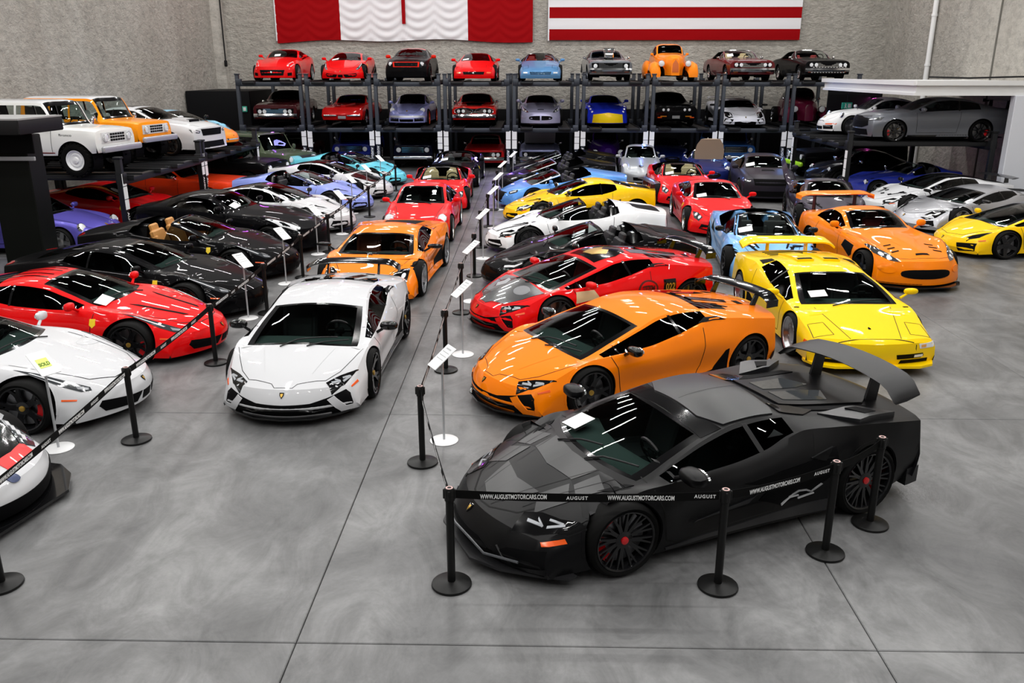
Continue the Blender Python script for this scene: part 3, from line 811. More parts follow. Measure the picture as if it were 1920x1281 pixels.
    c.patch('rear_panel', VOID, 'B', [(-.85, .80), (.85, .80), (.80, .40), (-.80, .40)], False, .006)
    c.part('rear_diffuser', MB().extr([(-1.95, -.93), (-2.14, -.9), (-2.26, -.6), (-2.26, .6), (-2.14, .9), (-1.95, .93)], .16, .34), MATTEB)
    c.wing(-1.95, 1.25, .84, .38, MATTEB, .40, .90, .08, .10, False, .05, thick=.04, strut_w=.16, foot=.06)
    c.wheels('multi', RIMB, RED, RED)
    c.cabin(None)
def derive(st, sx=1, sy=1, sz=1, dz=0, **over):
    d = dict(st)
    for n in 'RBMLS': d[n] = [(a*sx, b*sy, c*sz+dz) for a, b, c in st[n]]
    d['C'] = [(a*sx, b*sz+dz) for a, b in st['C']]
    d['warp'] = [(a*sx, b) for a, b in st['warp']]
    d['k'] = {k: v*sx for k, v in st['k'].items()}
    for k in ('xf', 'xr'): d[k] = st[k]*sx
    for k in ('yf', 'yr', 'W'): d[k] = st[k]*sy
    d.update(over); return d
FER = style(W=.968, xf=1.325, xr=-1.325, rf=.34, rr=.35, raf=.385, rar=.395, wf=.25, wr=.31, yf=.835, yr=.81,
  C=[(2.34, .45), (2.1, .565), (1.7, .685), (1.25, .80), (.98, .87), (.45, 1.06), (0, 1.185), (-.35, 1.213), (-.9, 1.145), (-1.5, 1.02), (-1.95, .95), (-2.1, .91)],
  R=[(2.34, .44, .44), (2.0, .5, .60), (1.6, .58, .715), (1.2, .64, .81), (.95, .69, .85), (.45, .625, 1.0), (0, .555, 1.125), (-.35, .545, 1.16), (-.9, .585, 1.095), (-1.5, .66, .99), (-2.1, .68, .90)],
  B=[(2.34, .74, .41), (1.95, .80, .61), (1.6, .815, .755), (1.3, .825, .81), (.95, .845, .825), (.4, .86, .82), (-.2, .87, .85), (-.6, .87, .93), (-.9, .86, 1.0), (-1.3, .885, .985), (-1.7, .88, .945), (-2.1, .80, .88)],
  M=[(2.34, .84, .32), (1.9, .92, .44), (1.325, .955, .60), (.8, .94, .60), (0, .94, .60), (-.6, .95, .66), (-1.325, .968, .68), (-2.1, .88, .62)],
  L=[(2.34, .87, .22), (1.325, .945, .36), (.6, .89, .33), (-.4, .89, .34), (-1.325, .96, .38), (-2.1, .88, .40)],
  S=[(2.34, .86, .12), (1.325, .92, .14), (0, .91, .14), (-1.325, .94, .15), (-2.1, .82, .24)],
  warp=[(2.34, -.60), (.98, -.36), (0, -.12), (-.9, 0), (-2.1, .22)],
  nose=[(.05, .75), (.07, .45), (.03, 0)], tail=[(-.04, .6), (-.02, .3), (.05, 0)],
  sh=dict(R=.25, B=.3, M=.2, L=.5), k=dict(cowl=.98, header=0, sg0=.82, sg1=-.82, rg0=-.7, rg1=-1.5, tub=-.75))
MCL = style(W=.965, xf=1.335, xr=-1.335, rf=.335, rr=.345, raf=.375, rar=.39, wf=.25, wr=.31, yf=.835, yr=.81,
  C=[(2.26, .43), (2.0, .55), (1.6, .66), (1.25, .775), (1.05, .835), (.5, 1.03), (.02, 1.165), (-.35, 1.195), (-.9, 1.125), (-1.4, 1.01), (-1.9, .94), (-2.05, .92)],
  R=[(2.26, .40, .42), (2.0, .46, .55), (1.6, .55, .67), (1.25, .63, .775), (1.0, .68, .825), (.5, .61, .985), (.02, .54, 1.11), (-.35, .53, 1.14), (-.9, .555, 1.075), (-1.4, .60, .975), (-2.05, .66, .90)],
  B=[(2.26, .70, .40), (1.95, .78, .56), (1.6, .82, .735), (1.335, .835, .80), (1.0, .845, .80), (.4, .85, .78), (-.2, .855, .80), (-.6, .85, .88), (-.95, .82, .985), (-1.335, .87, .98), (-1.7, .87, .945), (-2.05, .80, .90)],
  M=[(2.26, .82, .32), (1.9, .90, .44), (1.335, .95, .60), (.8, .93, .58), (0, .93, .58), (-.6, .945, .66), (-1.335, .965, .70), (-2.05, .90, .66)],
  L=[(2.26, .85, .22), (1.335, .94, .36), (.6, .87, .32), (-.4, .87, .34), (-1.335, .96, .40), (-2.05, .9, .44)],
  S=[(2.26, .84, .11), (1.335, .91, .13), (0, .90, .13), (-1.335, .93, .15), (-2.05, .82, .28)],
  warp=[(2.26, -.58), (1.05, -.40), (.02, -.14), (-.9, 0), (-2.05, .2)],
  nose=[(.06, .7), (.09, .4), (.05, 0)], tail=[(-.04, .6), (-.02, .3), (.05, 0)],
  sh=dict(R=.3, B=.3, M=.2, L=.5), k=dict(cowl=1.05, header=.02, sg0=.9, sg1=-.78, rg0=-.8, rg1=-1.3, tub=-.75))
MUR = derive(AVE, .97, 1, 1, 0, sh=dict(R=.5, B=.45, M=.25, L=.6), ang=30)
GAL = derive(HUR, .97, .985, 1, 0, sh=dict(R=.45, B=.45, M=.25, L=.6))
DIA = style(W=1.02, xf=1.325, xr=-1.325, rf=.33, rr=.345, raf=.36, rar=.38, wf=.25, wr=.34, yf=.84, yr=.85,
  C=[(2.24, .52), (1.9, .605), (1.55, .69), (1.22, .77), (.68, .93), (.22, 1.045), (-.1, 1.095), (-.4, 1.105), (-.9, 1.07), (-1.4, 1.0), (-2.0, .94), (-2.12, .92)],
  R=[(2.24, .60, .515), (1.9, .64, .60), (1.55, .70, .68), (1.20, .79, .745), (.68, .71, .895), (.22, .61, 1.005), (-.1, .57, 1.06), (-.4, .56, 1.07), (-.9, .58, 1.03), (-1.4, .67, .96), (-2.12, .74, .90)],
  B=[(2.24, .84, .49), (1.9, .87, .585), (1.325, .91, .72), (.9, .90, .735), (.4, .885, .74), (-.1, .89, .79), (-.6, .87, .90), (-.95, .87, .955), (-1.4, .93, .94), (-2.12, .90, .88)],
  M=[(2.24, .92, .40), (1.9, .94, .46), (1.325, .96, .56), (.8, .945, .56), (0, .96, .56), (-.6, .99, .62), (-1.325, 1.02, .66), (-2.12, .95, .62)],
  L=[(2.24, .925, .28), (1.325, .955, .36), (.6, .93, .32), (-.4, .95, .34), (-1.325, 1.015, .38), (-2.12, .95, .40)],
  S=[(2.24, .91, .16), (1.325, .93, .15), (0, .94, .14), (-1.325, .99, .15), (-2.12, .90, .24)],
  warp=[(2.24, -.24), (1.22, -.16), (.22, -.08), (-.7, 0), (-2.12, .1)],
  nose=[(.06, .86), (.08, .45), (.04, 0)], tail=[(-.04, .6), (-.02, .3), (.05, 0)],
  sh=dict(R=.6, B=.6, M=.3, L=.5), k=dict(cowl=1.22, header=.22, sg0=1.02, sg1=-.64, tub=-.55))
P911 = style(W=.925, xf=1.175, xr=-1.175, rf=.33, rr=.34, raf=.375, rar=.39, wf=.24, wr=.31, yf=.77, yr=.76,
  C=[(2.06, .52), (1.8, .665), (1.4, .775), (1.0, .865), (.78, .905), (.4, 1.09), (.05, 1.25), (-.35, 1.295), (-.9, 1.225), (-1.4, 1.06), (-1.9, .92), (-2.2, .80)],
  R=[(2.06, .42, .51), (1.6, .49, .70), (1.0, .60, .84), (.75, .67, .885), (.4, .62, 1.04), (.05, .57, 1.195), (-.35, .555, 1.235), (-.9, .545, 1.165), (-1.4, .57, 1.01), (-2.2, .62, .78)],
  B=[(2.06, .68, .49), (1.85, .72, .66), (1.65, .735, .755), (1.175, .77, .83), (.75, .79, .865), (0, .80, .88), (-.6, .81, .90), (-1.175, .84, .885), (-1.8, .81, .81), (-2.2, .73, .72)],
  M=[(2.06, .79, .40), (1.7, .85, .50), (1.175, .895, .60), (.5, .87, .62), (-.4, .88, .62), (-1.175, .925, .62), (-2.2, .82, .56)],
  L=[(2.06, .80, .27), (1.175, .885, .36), (.4, .84, .33), (-.4, .85, .33), (-1.175, .915, .38), (-2.2, .82, .38)],
  S=[(2.06, .78, .15), (1.175, .86, .16), (0, .85, .16), (-1.175, .89, .17), (-2.2, .76, .26)],
  warp=[(2.06, -.38), (.78, -.26), (.05, -.10), (-.9, 0), (-2.2, .26)],
  nose=[(.05, .78), (.08, .45), (.05, 0)], tail=[(-.05, .7), (-.06, .35), (.02, 0)],
  sh=dict(R=.15, B=.1, M=.1, L=.4), k=dict(cowl=.78, header=.05, sg0=.62, sg1=-.98, rg0=-.62, rg1=-1.4, tub=-.9))
VIP = style(W=.97, xf=1.255, xr=-1.255, rf=.34, rr=.35, raf=.385, rar=.40, wf=.27, wr=.34, yf=.83, yr=.80,
  C=[(2.08, .60), (1.8, .71), (1.3, .81), (.8, .88), (.22, .935), (-.15, 1.10), (-.5, 1.215), (-.85, 1.246), (-1.3, 1.17), (-1.7, 1.05), (-2.05, .98), (-2.2, .96)],
  R=[(2.08, .44, .59), (1.7, .52, .71), (1.2, .58, .79), (.7, .62, .85), (.2, .68, .90), (-.15, .63, 1.05), (-.5, .565, 1.16), (-.85, .555, 1.19), (-1.3, .58, 1.11), (-1.7, .64, 1.01), (-2.2, .70, .95)],
  B=[(2.08, .70, .56), (1.8, .78, .70), (1.5, .83, .80), (1.255, .845, .845), (.8, .85, .84), (.2, .86, .85), (-.4, .865, .88), (-.9, .865, .94), (-1.255, .88, .97), (-1.8, .87, .955), (-2.2, .80, .92)],
  M=[(2.08, .82, .46), (1.7, .90, .54), (1.255, .95, .62), (.6, .92, .60), (0, .92, .60), (-.6, .945, .66), (-1.255, .97, .68), (-2.2, .88, .66)],
  L=[(2.08, .85, .28), (1.255, .94, .36), (.5, .88, .32), (-.4, .90, .34), (-1.255, .96, .38), (-2.2, .88, .40)],
  S=[(2.08, .84, .14), (1.255, .91, .15), (0, .90, .15), (-1.255, .94, .16), (-2.2, .84, .26)],
  warp=[(2.08, -.46), (.22, -.26), (-.5, -.10), (-1.2, 0), (-2.2, .2)],
  nose=[(.06, .78), (.10, .45), (.08, 0)], tail=[(-.05, .6), (-.03, .3), (.05, 0)],
  sh=dict(R=.15, B=.1, M=.1, L=.4), k=dict(cowl=.22, header=-.5, sg0=.06, sg1=-1.15, rg0=-1.2, rg1=-1.7, tub=-1.1))
MUS = style(W=.955, xf=1.36, xr=-1.36, rf=.345, rr=.35, raf=.39, rar=.40, wf=.27, wr=.29, yf=.82, yr=.82,
  C=[(2.22, .80), (1.9, .90), (1.4, .965), (.92, 1.01), (.42, 1.22), (.05, 1.35), (-.4, 1.385), (-.95, 1.34), (-1.6, 1.17), (-2.05, 1.07), (-2.35, 1.04)],
  R=[(2.22, .52, .785), (1.9, .58, .88), (1.4, .63, .94), (.90, .71, .98), (.42, .65, 1.16), (.05, .585, 1.29), (-.4, .57, 1.33), (-.95, .58, 1.285), (-1.6, .65, 1.13), (-2.35, .70, 1.02)],
  B=[(2.22, .76, .74), (1.9, .81, .83), (1.36, .85, .90), (.62, .86, .93), (0, .865, .94), (-.7, .87, .97), (-1.36, .88, 1.0), (-1.9, .86, 1.0), (-2.35, .80, .98)],
  M=[(2.22, .84, .62), (1.9, .90, .66), (1.36, .94, .68), (.6, .93, .68), (-.5, .93, .70), (-1.36, .955, .72), (-2.35, .88, .74)],
  L=[(2.22, .86, .36), (1.36, .93, .40), (.5, .90, .36), (-.5, .90, .36), (-1.36, .945, .42), (-2.35, .88, .46)],
  S=[(2.22, .84, .17), (1.36, .90, .18), (0, .89, .18), (-1.36, .92, .19), (-2.35, .82, .28)],
  warp=[(2.22, -.26), (.92, -.2), (.05, -.1), (-1.2, 0), (-2.35, .12)],
  nose=[(.06, .8), (.07, .4), (.03, 0)], tail=[(-.05, .6), (-.03, .3), (.05, 0)],
  sh=dict(R=.4, B=.35, M=.2, L=.4), k=dict(cowl=.92, header=.05, sg0=.72, sg1=-1.30, rg0=-.95, rg1=-1.6, tub=-1.1))
CHA = derive(MUS, 1.04, 1.03, 1.04)
CHA.update(nose=[(.02, .9), (.02, .5), (.05, 0)], sh=dict(R=.5, B=.5, M=.3, L=.4), warp=[(2.3, -.12), (.95, -.14), (.05, -.08), (-1.2, 0), (-2.4, .06)])
GTC = derive(VIP, 1.07, .99, 1.05)
GTC['C'] = [(2.24, .60), (1.9, .74), (1.4, .86), (.9, .94), (.42, 1.0), (-.02, 1.20), (-.35, 1.31), (-.8, 1.34), (-1.4, 1.25), (-1.85, 1.10), (-2.15, 1.03), (-2.35, 1.0)]
GTC['R'] = [(2.24, .44, .59), (1.8, .54, .74), (1.3, .60, .84), (.8, .65, .91), (.38, .69, .96), (-.02, .64, 1.14), (-.35, .57, 1.25), (-.8, .56, 1.28), (-1.4, .58, 1.19), (-1.85, .65, 1.07), (-2.35, .70, .98)]
GTC['k'] = dict(cowl=.42, header=-.35, sg0=.25, sg1=-1.35, rg0=-1.25, rg1=-1.85, tub=-1.2)
F355 = derive(FER, .96, .98, .97, warp=[(2.25, -.34), (.94, -.28), (0, -.12), (-.9, 0), (-2.05, .15)])
F355['B'] = [(2.246, .73, .40), (1.9, .80, .56), (1.27, .84, .72), (.9, .845, .745), (0, .85, .76), (-.6, .86, .82), (-1.0, .86, .90), (-1.4, .87, .90), (-2.016, .80, .86)]
MUSC = style(W=.95, xf=1.45, xr=-1.35, rf=.33, rr=.34, raf=.38, rar=.39, wf=.22, wr=.25, yf=.80, yr=.79, zu=.2,
  C=[(2.30, .82), (1.9, .88), (1.2, .92), (.55, .96), (.15, 1.18), (-.12, 1.29), (-.6, 1.32), (-1.1, 1.28), (-1.65, 1.02), (-2.1, .97), (-2.5, .92)],
  R=[(2.30, .60, .815), (1.9, .62, .87), (1.2, .64, .905), (.52, .71, .935), (.15, .66, 1.13), (-.12, .61, 1.23), (-.6, .59, 1.265), (-1.1, .60, 1.22), (-1.65, .68, .99), (-2.5, .70, .90)],
  B=[(2.30, .82, .79), (1.9, .86, .84), (1.2, .87, .87), (.5, .87, .89), (-.5, .87, .90), (-1.2, .875, .92), (-1.8, .87, .93), (-2.5, .82, .88)],
  M=[(2.30, .90, .70), (1.45, .945, .70), (0, .945, .68), (-1.35, .95, .70), (-2.5, .90, .72)],
  L=[(2.30, .90, .46), (1.45, .93, .42), (0, .92, .38), (-1.35, .93, .42), (-2.5, .88, .46)],
  S=[(2.30, .87, .28), (1.45, .88, .26), (0, .88, .24), (-1.35, .88, .26), (-2.5, .82, .34)],
  warp=[(2.3, -.08), (.55, -.14), (-.12, -.08), (-1.2, 0), (-2.5, .06)],
  nose=[(.02, .9), (.0, .5), (-.04, 0)], tail=[(-.03, .8), (-.03, .4), (.05, 0)],
  sh=dict(R=.4, B=.5, M=.3, L=.3), k=dict(cowl=.55, header=-.12, sg0=.38, sg1=-1.05, rg0=-1.1, rg1=-1.65, tub=-1.2))
BRO = style(W=.86, xf=1.17, xr=-1.17, rf=.40, rr=.40, raf=.47, rar=.47, wf=.24, wr=.24, yf=.73, yr=.73, zu=.42,
  C=[(1.80, 1.13), (1.5, 1.16), (.80, 1.20), (.72, 1.21), (.50, 1.60), (.40, 1.77), (.2, 1.81), (-1.7, 1.81), (-1.88, 1.76), (-1.92, 1.5)],
  R=[(1.80, .58, 1.12), (1.5, .62, 1.15), (.80, .70, 1.18), (.72, .71, 1.19), (.50, .69, 1.58), (.40, .68, 1.73), (.2, .68, 1.76), (-1.7, .68, 1.76), (-1.88, .67, 1.71), (-1.92, .70, 1.45)],
  B=[(1.80, .74, 1.08), (1.5, .79, 1.11), (.8, .81, 1.13), (-.5, .815, 1.14), (-1.92, .80, 1.13)],
  M=[(1.80, .80, .95), (1.17, .85, .92), (0, .855, .90), (-1.17, .855, .92), (-1.92, .83, .92)],
  L=[(1.80, .80, .72), (1.17, .85, .66), (0, .85, .62), (-1.17, .85, .66), (-1.92, .82, .68)],
  S=[(1.80, .76, .58), (1.17, .82, .52), (0, .82, .50), (-1.17, .82, .52), (-1.92, .78, .56)],
  warp=[(1.8, -.05), (.72, -.06), (.4, -.04), (-1, 0), (-1.92, .02)],
  nose=[(.02, .9), (.02, .5), (.0, 0)], tail=[(-.02, .8), (-.02, .4), (.0, 0)],
  sh=dict(C=0, R=.6, B=.6, M=.3, L=.3), ang=32, k=dict(cowl=.72, header=.40, sg0=.60, sg1=-1.75, rg0=-1.88, rg1=-1.92, tub=-1.7))
ROD = style(W=.74, xf=1.35, xr=-1.35, rf=.34, rr=.36, raf=.30, rar=.30, wf=.22, wr=.26, yf=.80, yr=.78, zu=.2, skirt=False,
  C=[(2.05, .92), (1.8, 1.06), (1.2, 1.12), (.45, 1.17), (.22, 1.38), (.08, 1.50), (-.3, 1.56), (-.8, 1.50), (-1.4, 1.20), (-1.9, .90), (-2.2, .66)],
  R=[(2.05, .10, .90), (1.8, .22, 1.02), (1.2, .38, 1.06), (.45, .56, 1.11), (.22, .54, 1.33), (.08, .51, 1.44), (-.3, .50, 1.49), (-.8, .50, 1.43), (-1.4, .50, 1.14), (-2.2, .40, .62)],
  B=[(2.05, .16, .80), (1.8, .32, .90), (1.2, .50, .94), (.45, .66, .98), (-.3, .70, 1.0), (-.9, .70, 1.0), (-1.4, .66, .92), (-2.2, .50, .56)],
  M=[(2.05, .17, .6), (1.8, .36, .66), (1.2, .56, .68), (.45, .70, .68), (-.3, .735, .68), (-1.35, .70, .66), (-2.2, .52, .48)],
  L=[(2.05, .16, .40), (1.2, .56, .42), (.45, .70, .40), (-.3, .73, .38), (-1.35, .70, .42), (-2.2, .50, .40)],
  S=[(2.05, .14, .24), (1.2, .54, .26), (0, .70, .24), (-1.35, .68, .26), (-2.2, .48, .32)],
  warp=[(2.05, -.1), (.45, -.1), (-.3, 0), (-2.2, .1)],
  nose=[(.03, .7), (.06, .35), (.07, 0)], tail=[(-.03, .6), (-.03, .3), (.0, 0)],
  sh=dict(R=.1, B=.1, M=.1, L=.2), k=dict(cowl=.45, header=.08, sg0=.38, sg1=-.75, rg0=-.85, rg1=-1.15, tub=-.7))

# ---- dressing of the other models
def common(c, seat=None, wheels='ten', wm=None, mirror=(.5, .88, .92), msize=(.11, .2, .12), mm=None, cap=None, cal=None, cab=True, tub=None, dash=None):
    c.mirror(*mirror, mm, msize); c.wheels(wheels, wm, cap, cal)
    if cab: c.cabin(seat, tub=tub, dash=dash)
def ferrari(c, spider=False, seat=None, old=False, badge=True, wm=None, tub=None, stripe=False):
    c.patch('front_intake', VOID, 'F', [(.12, .275), (.30, .285), (.62, .33), (.66, .27), (.60, .19), (.2, .155)] if not old else [(.25, .33), (.60, .36), (.66, .24), (.3, .18)], True, .006)
    c.patch('front_grille', VOID, 'F', [(-.10, .27), (.10, .27), (.10, .16), (-.10, .16)], False, .006)
    if not old:
        hl = c.patch('headlight', LAMP, 'D', [(2.00, -.075), (2.03, -.115), (1.94, -.165), (1.74, -.145), (1.42, -.055), (1.22, -.012), (1.45, -.012), (1.76, -.055)], True, .006)
        if hl:
            c.patch('lamp_lens', simple('lens_grey', hexc('9a9da2'), .15, 0, .6, 1), 'D', [(1.99, -.09), (2.0, -.12), (1.90, -.14), (1.86, -.10)], True, .010, h=.05, parent=hl)
            c.patch('light_strip', LED, 'D', [(1.80, -.10), (1.40, -.030), (1.38, -.038), (1.78, -.115)], True, .010, h=.05, parent=hl)
    else:
        hl = c.patch('headlight', LAMP, 'T', [(2.0, .56), (2.06, .66), (1.86, .76), (1.64, .76), (1.78, .64)], True, .006)
        if hl:
            for q in ((1.95, .63), (1.80, .70)): c.patch('lamp_lens', LED, 'T', rpoly(q[0], q[1], .045, .04, 10), True, .011, h=.04, parent=hl)
    c.patch('side_marker', AMBER, 'S', [(1.76, .40), (1.92, .385), (1.92, .40), (1.76, .418)], True, .006)
    c.seam('T', [(2.22, 0), (2.16, .28), (1.95, .50), (1.5, .62), (1.1, .68)], .010)
    c.seam('S', [(.85, .83), (.80, .55), (.72, .26), (.6, .22), (-.42, .24), (-.56, .5), (-.58, .84)], .010)
    c.patch('side_intake', VOID, 'S', [(-.60, .30), (-.86, .36), (-.92, .62), (-.80, .58)], True, .006)
    c.patch('side_skirt', BLACK, 'S', [(.9, .13), (.88, .165), (-.9, .19), (-.9, .14)], True, .008)
    shield(c, 0, .40 if not old else .42, .028, GOLD)
    if badge: c.patch('fender_badge', YEL, 'S', [(.80, .72), (.88, .72), (.885, .64), (.84, .60), (.795, .64)], True, .008, h=.05)
    if stripe:
        for y0 in (.20,): c.patch('hood_vent', VOID, 'T', [(1.95, y0), (1.25, y0+.12), (1.15, y0+.18), (1.9, y0+.055)], True, .006)
        for y0 in (.16, .0): c.patch('roof_stripe', BLACK, 'T', [(-.1, y0+.10), (-.1, y0+.13), (-1.4, y0+.13), (-1.4, y0+.10)], True, .005)
    if not spider: side_windows_pillar(c, -.40, .03, .016)
    c.patch('taillight', TAIL, 'B', rpoly(.6, .78, .09, .09), True, .012)
    c.patch('taillight_top', TAIL, 'T', rpoly(-1.98, .62, .09, .12), True, .008)
    common(c, seat, 'y5' if not old else 'five', wm or RIMB, (.58, .90, .93), mm=c.pm, cap=GOLD, cal=RED, tub=tub)
    c.wiper([(1.04, .3), (.92, .1), (.82, -.45)])
def spider(c, seat, hoops=True, tubm=None, frame=None, hz=1.0):
    st = c.st; K = st['k']; W = st['W']
    fm = frame or c.pm
    i = c.off+int(np.argmin(np.abs(c.us-K['header']))); ic = c.off+int(np.argmin(np.abs(c.us-K['cowl'])))
    row = [Vector(c.full0[i, a]) for a in range(NH-1-iR, NH+iR)]
    m = MB(); m.tube(row, .022, 6)
    for a in (NH-1-iR, NH-1+iR):
        m.tube([Vector(c.full0[r, a]) for r in range(ic, i+1)], .022, 6)
    c.part('windshield_frame', m, fm)
    if hoops:
        for sg in (1, -1):
            m = MB(); x = K['header']-.62
            m.tube([(x, sg*.36+.20*math.cos(q), hz-.12+.17*math.sin(q)) for q in np.linspace(0, PI, 9)], .025, 8)
            c.part('roll_hoop', m, seat or TRIM)
def mclaren(c, kind='570', seat=None, spid=False, roofm=None, wm=None, tub=None, splitter=None, wing=False, doorblack=True):
    if kind == '720':
        hl = c.patch('headlight', VOID, 'T', [(1.96, .52), (2.02, .60), (1.84, .74), (1.50, .79), (1.62, .70), (1.82, .60)], True, .006)
    else:
        hl = c.patch('headlight', BLACK, 'T', [(1.98, .50), (2.05, .60), (1.90, .73), (1.56, .80), (1.66, .74), (1.74, .62), (1.88, .56)], True, .006)
    if hl: c.patch('light_strip', LED, 'T', [(1.94, .56), (1.96, .60), (1.78, .73), (1.62, .765), (1.62, .75), (1.76, .71)], True, .010, h=.05, parent=hl)
    c.patch('front_intake', VOID, 'F', [(.28, .30), (.66, .34), (.74, .22), (.62, .15), (.30, .17)], True, .006)
    c.patch('front_bumper', splitter or BLACK, 'F', [(-.80, .17), (-.3, .16), (.3, .16), (.80, .17), (.82, .11), (-.82, .11)], False, .01)
    c.seam('T', [(2.16, 0), (2.10, .25), (1.9, .42), (1.4, .56), (1.08, .66)], .010)
    c.patch('hood_vent', VOID, 'T', [(1.72, .32), (1.40, .46), (1.34, .44), (1.62, .30)], True, .005)
    c.patch('side_marker', AMBER, 'S', [(1.76, .43), (1.90, .41), (1.90, .425), (1.76, .445)], True, .006)
    c.seam('S', [(.95, .80), (.86, .5), (.76, .24), (-.45, .24), (-.62, .5), (-.66, .88)], .010)
    if kind != '720':
        c.patch('side_intake', VOID, 'S', [(.35, .38), (-.1, .42), (-.60, .58), (-.88, .72), (-.9, .46), (-.75, .34)], True, .006)
    else:
        c.patch('side_intake', VOID, 'S', [(-.45, .62), (-.80, .76), (-.92, .88), (-.9, .66)], True, .006)
    c.patch('side_skirt', BLACK, 'S', [(.92, .13), (.90, .18), (-.9, .21), (-.9, .13)], True, .008)
    c.patch('rear_panel', VOID, 'B', [(-.75, .82), (.75, .82), (.72, .45), (-.72, .45)], False, .006)
    c.patch('engine_cover', VOID, 'T', [(-1.0 if not spid else -1.2, -.30), (-1.85, -.46), (-1.85, .46), (-1.0 if not spid else -1.2, .30)], False, .006)
    shield(c, 0, .36, .02, CHROME)
    if wing: c.wing(-1.95, 1.12, .78, .26, CARBON, .4, .93, .02, .0, False)
    if not spid: side_windows_pillar(c, -.36, .0, .016)
    common(c, seat, 'ten', wm or RIMB, (.62, .88, .92), mm=BLACK if doorblack else c.pm, tub=tub)
    c.wiper([(1.12, .3), (1.0, .1), (.88, -.45)])
def murcielago(c, seat=None, wm=None, sv=False):
    hl = c.patch('headlight', BLACK, 'F', [(.50, .40), (.54, .56), (.66, .60), (.80, .60), (.80, .42), (.66, .36)], True, .006)
    if hl and not sv: c.patch('lamp_lens', LED, 'F', rpoly(.63, .46, .035, .035, 10), True, .011, h=.04, parent=hl); c.patch('lamp_lens', LED, 'F', rpoly(.72, .51, .035, .035, 10), True, .011, h=.04, parent=hl)
    c.patch('front_intake', VOID, 'F', [(.48, .31), (.80, .35), (.86, .22), (.60, .14)], True, .006)
    if sv: c.patch('front_bumper', VOID, 'F', [(-.45, .22), (0, .25), (.45, .22), (.45, .11), (-.45, .11)], False, .006)
    c.seam('T', [(2.26, 0), (2.2, .2), (2.0, .44), (1.5, .66), (1.2, .76)], .010); shield(c, 0, .40, .028)
    c.seam('S', [(1.02, .76), (.94, .5), (.88, .24), (-.36, .24), (-.6, .6), (-.68, .9)], .010)
    c.patch('side_intake', VOID, 'S', [(-.30, .24), (-.60, .40), (-.90, .58), (-.93, .24)], True, .006)
    c.patch('rear_quarter_window', BLACK, 'S', [(-.56, .95), (-.85, .955), (-.85, .995), (-.60, 1.02)], True, .006)
    c.patch('engine_cover', VOID, 'T', [(-.8, -.34), (-1.8, -.44), (-1.8, .44), (-.8, .34)], False, .006)
    side_windows_pillar(c, -.10, -.05, .018)
    c.wiper([(1.30, -.1), (1.18, .1), (1.08, .5)]); c.wiper([(1.30, .0), (1.18, -.2), (1.08, -.5)])
    if sv: c.wing(-2.05, 1.14, .85, .3, c.pm, .4, .9, .03)
    common(c, seat, 'five', wm or ALU, (.74, .97, .86), (.10, .30, .09), BLACK)
def gallardo(c, wm=None):
    c.patch('headlight', BLACK, 'T', [(2.04, .54), (2.08, .60), (1.86, .73), (1.60, .79), (1.70, .72), (1.92, .58)], True, .006)
    c.patch('front_intake', VOID, 'F', [(.44, .34), (.78, .37), (.80, .20), (.50, .16)], True, .006)
    c.seam('T', [(2.18, 0), (2.06, .40), (1.7, .60), (1.4, .72)], .010); shield(c, 0, .40, .028)
    c.seam('S', [(1.0, .80), (.9, .5), (.84, .24), (-.36, .24), (-.6, .8)], .010)
    c.patch('side_intake', VOID, 'S', [(-.50, .30), (-.84, .52), (-.88, .28)], True, .006)
    c.patch('side_marker', AMBER, 'S', [(1.76, .43), (1.90, .41), (1.90, .43), (1.76, .45)], True, .006)
    side_windows_pillar(c, -.12, -.05, .018)
    c.patch('engine_cover', VOID, 'T', [(-.9, -.3), (-1.7, -.4), (-1.7, .4), (-.9, .3)], False, .006)
    common(c, None, 'five', wm or RIMB, (.76, .90, .83), mm=c.pm)
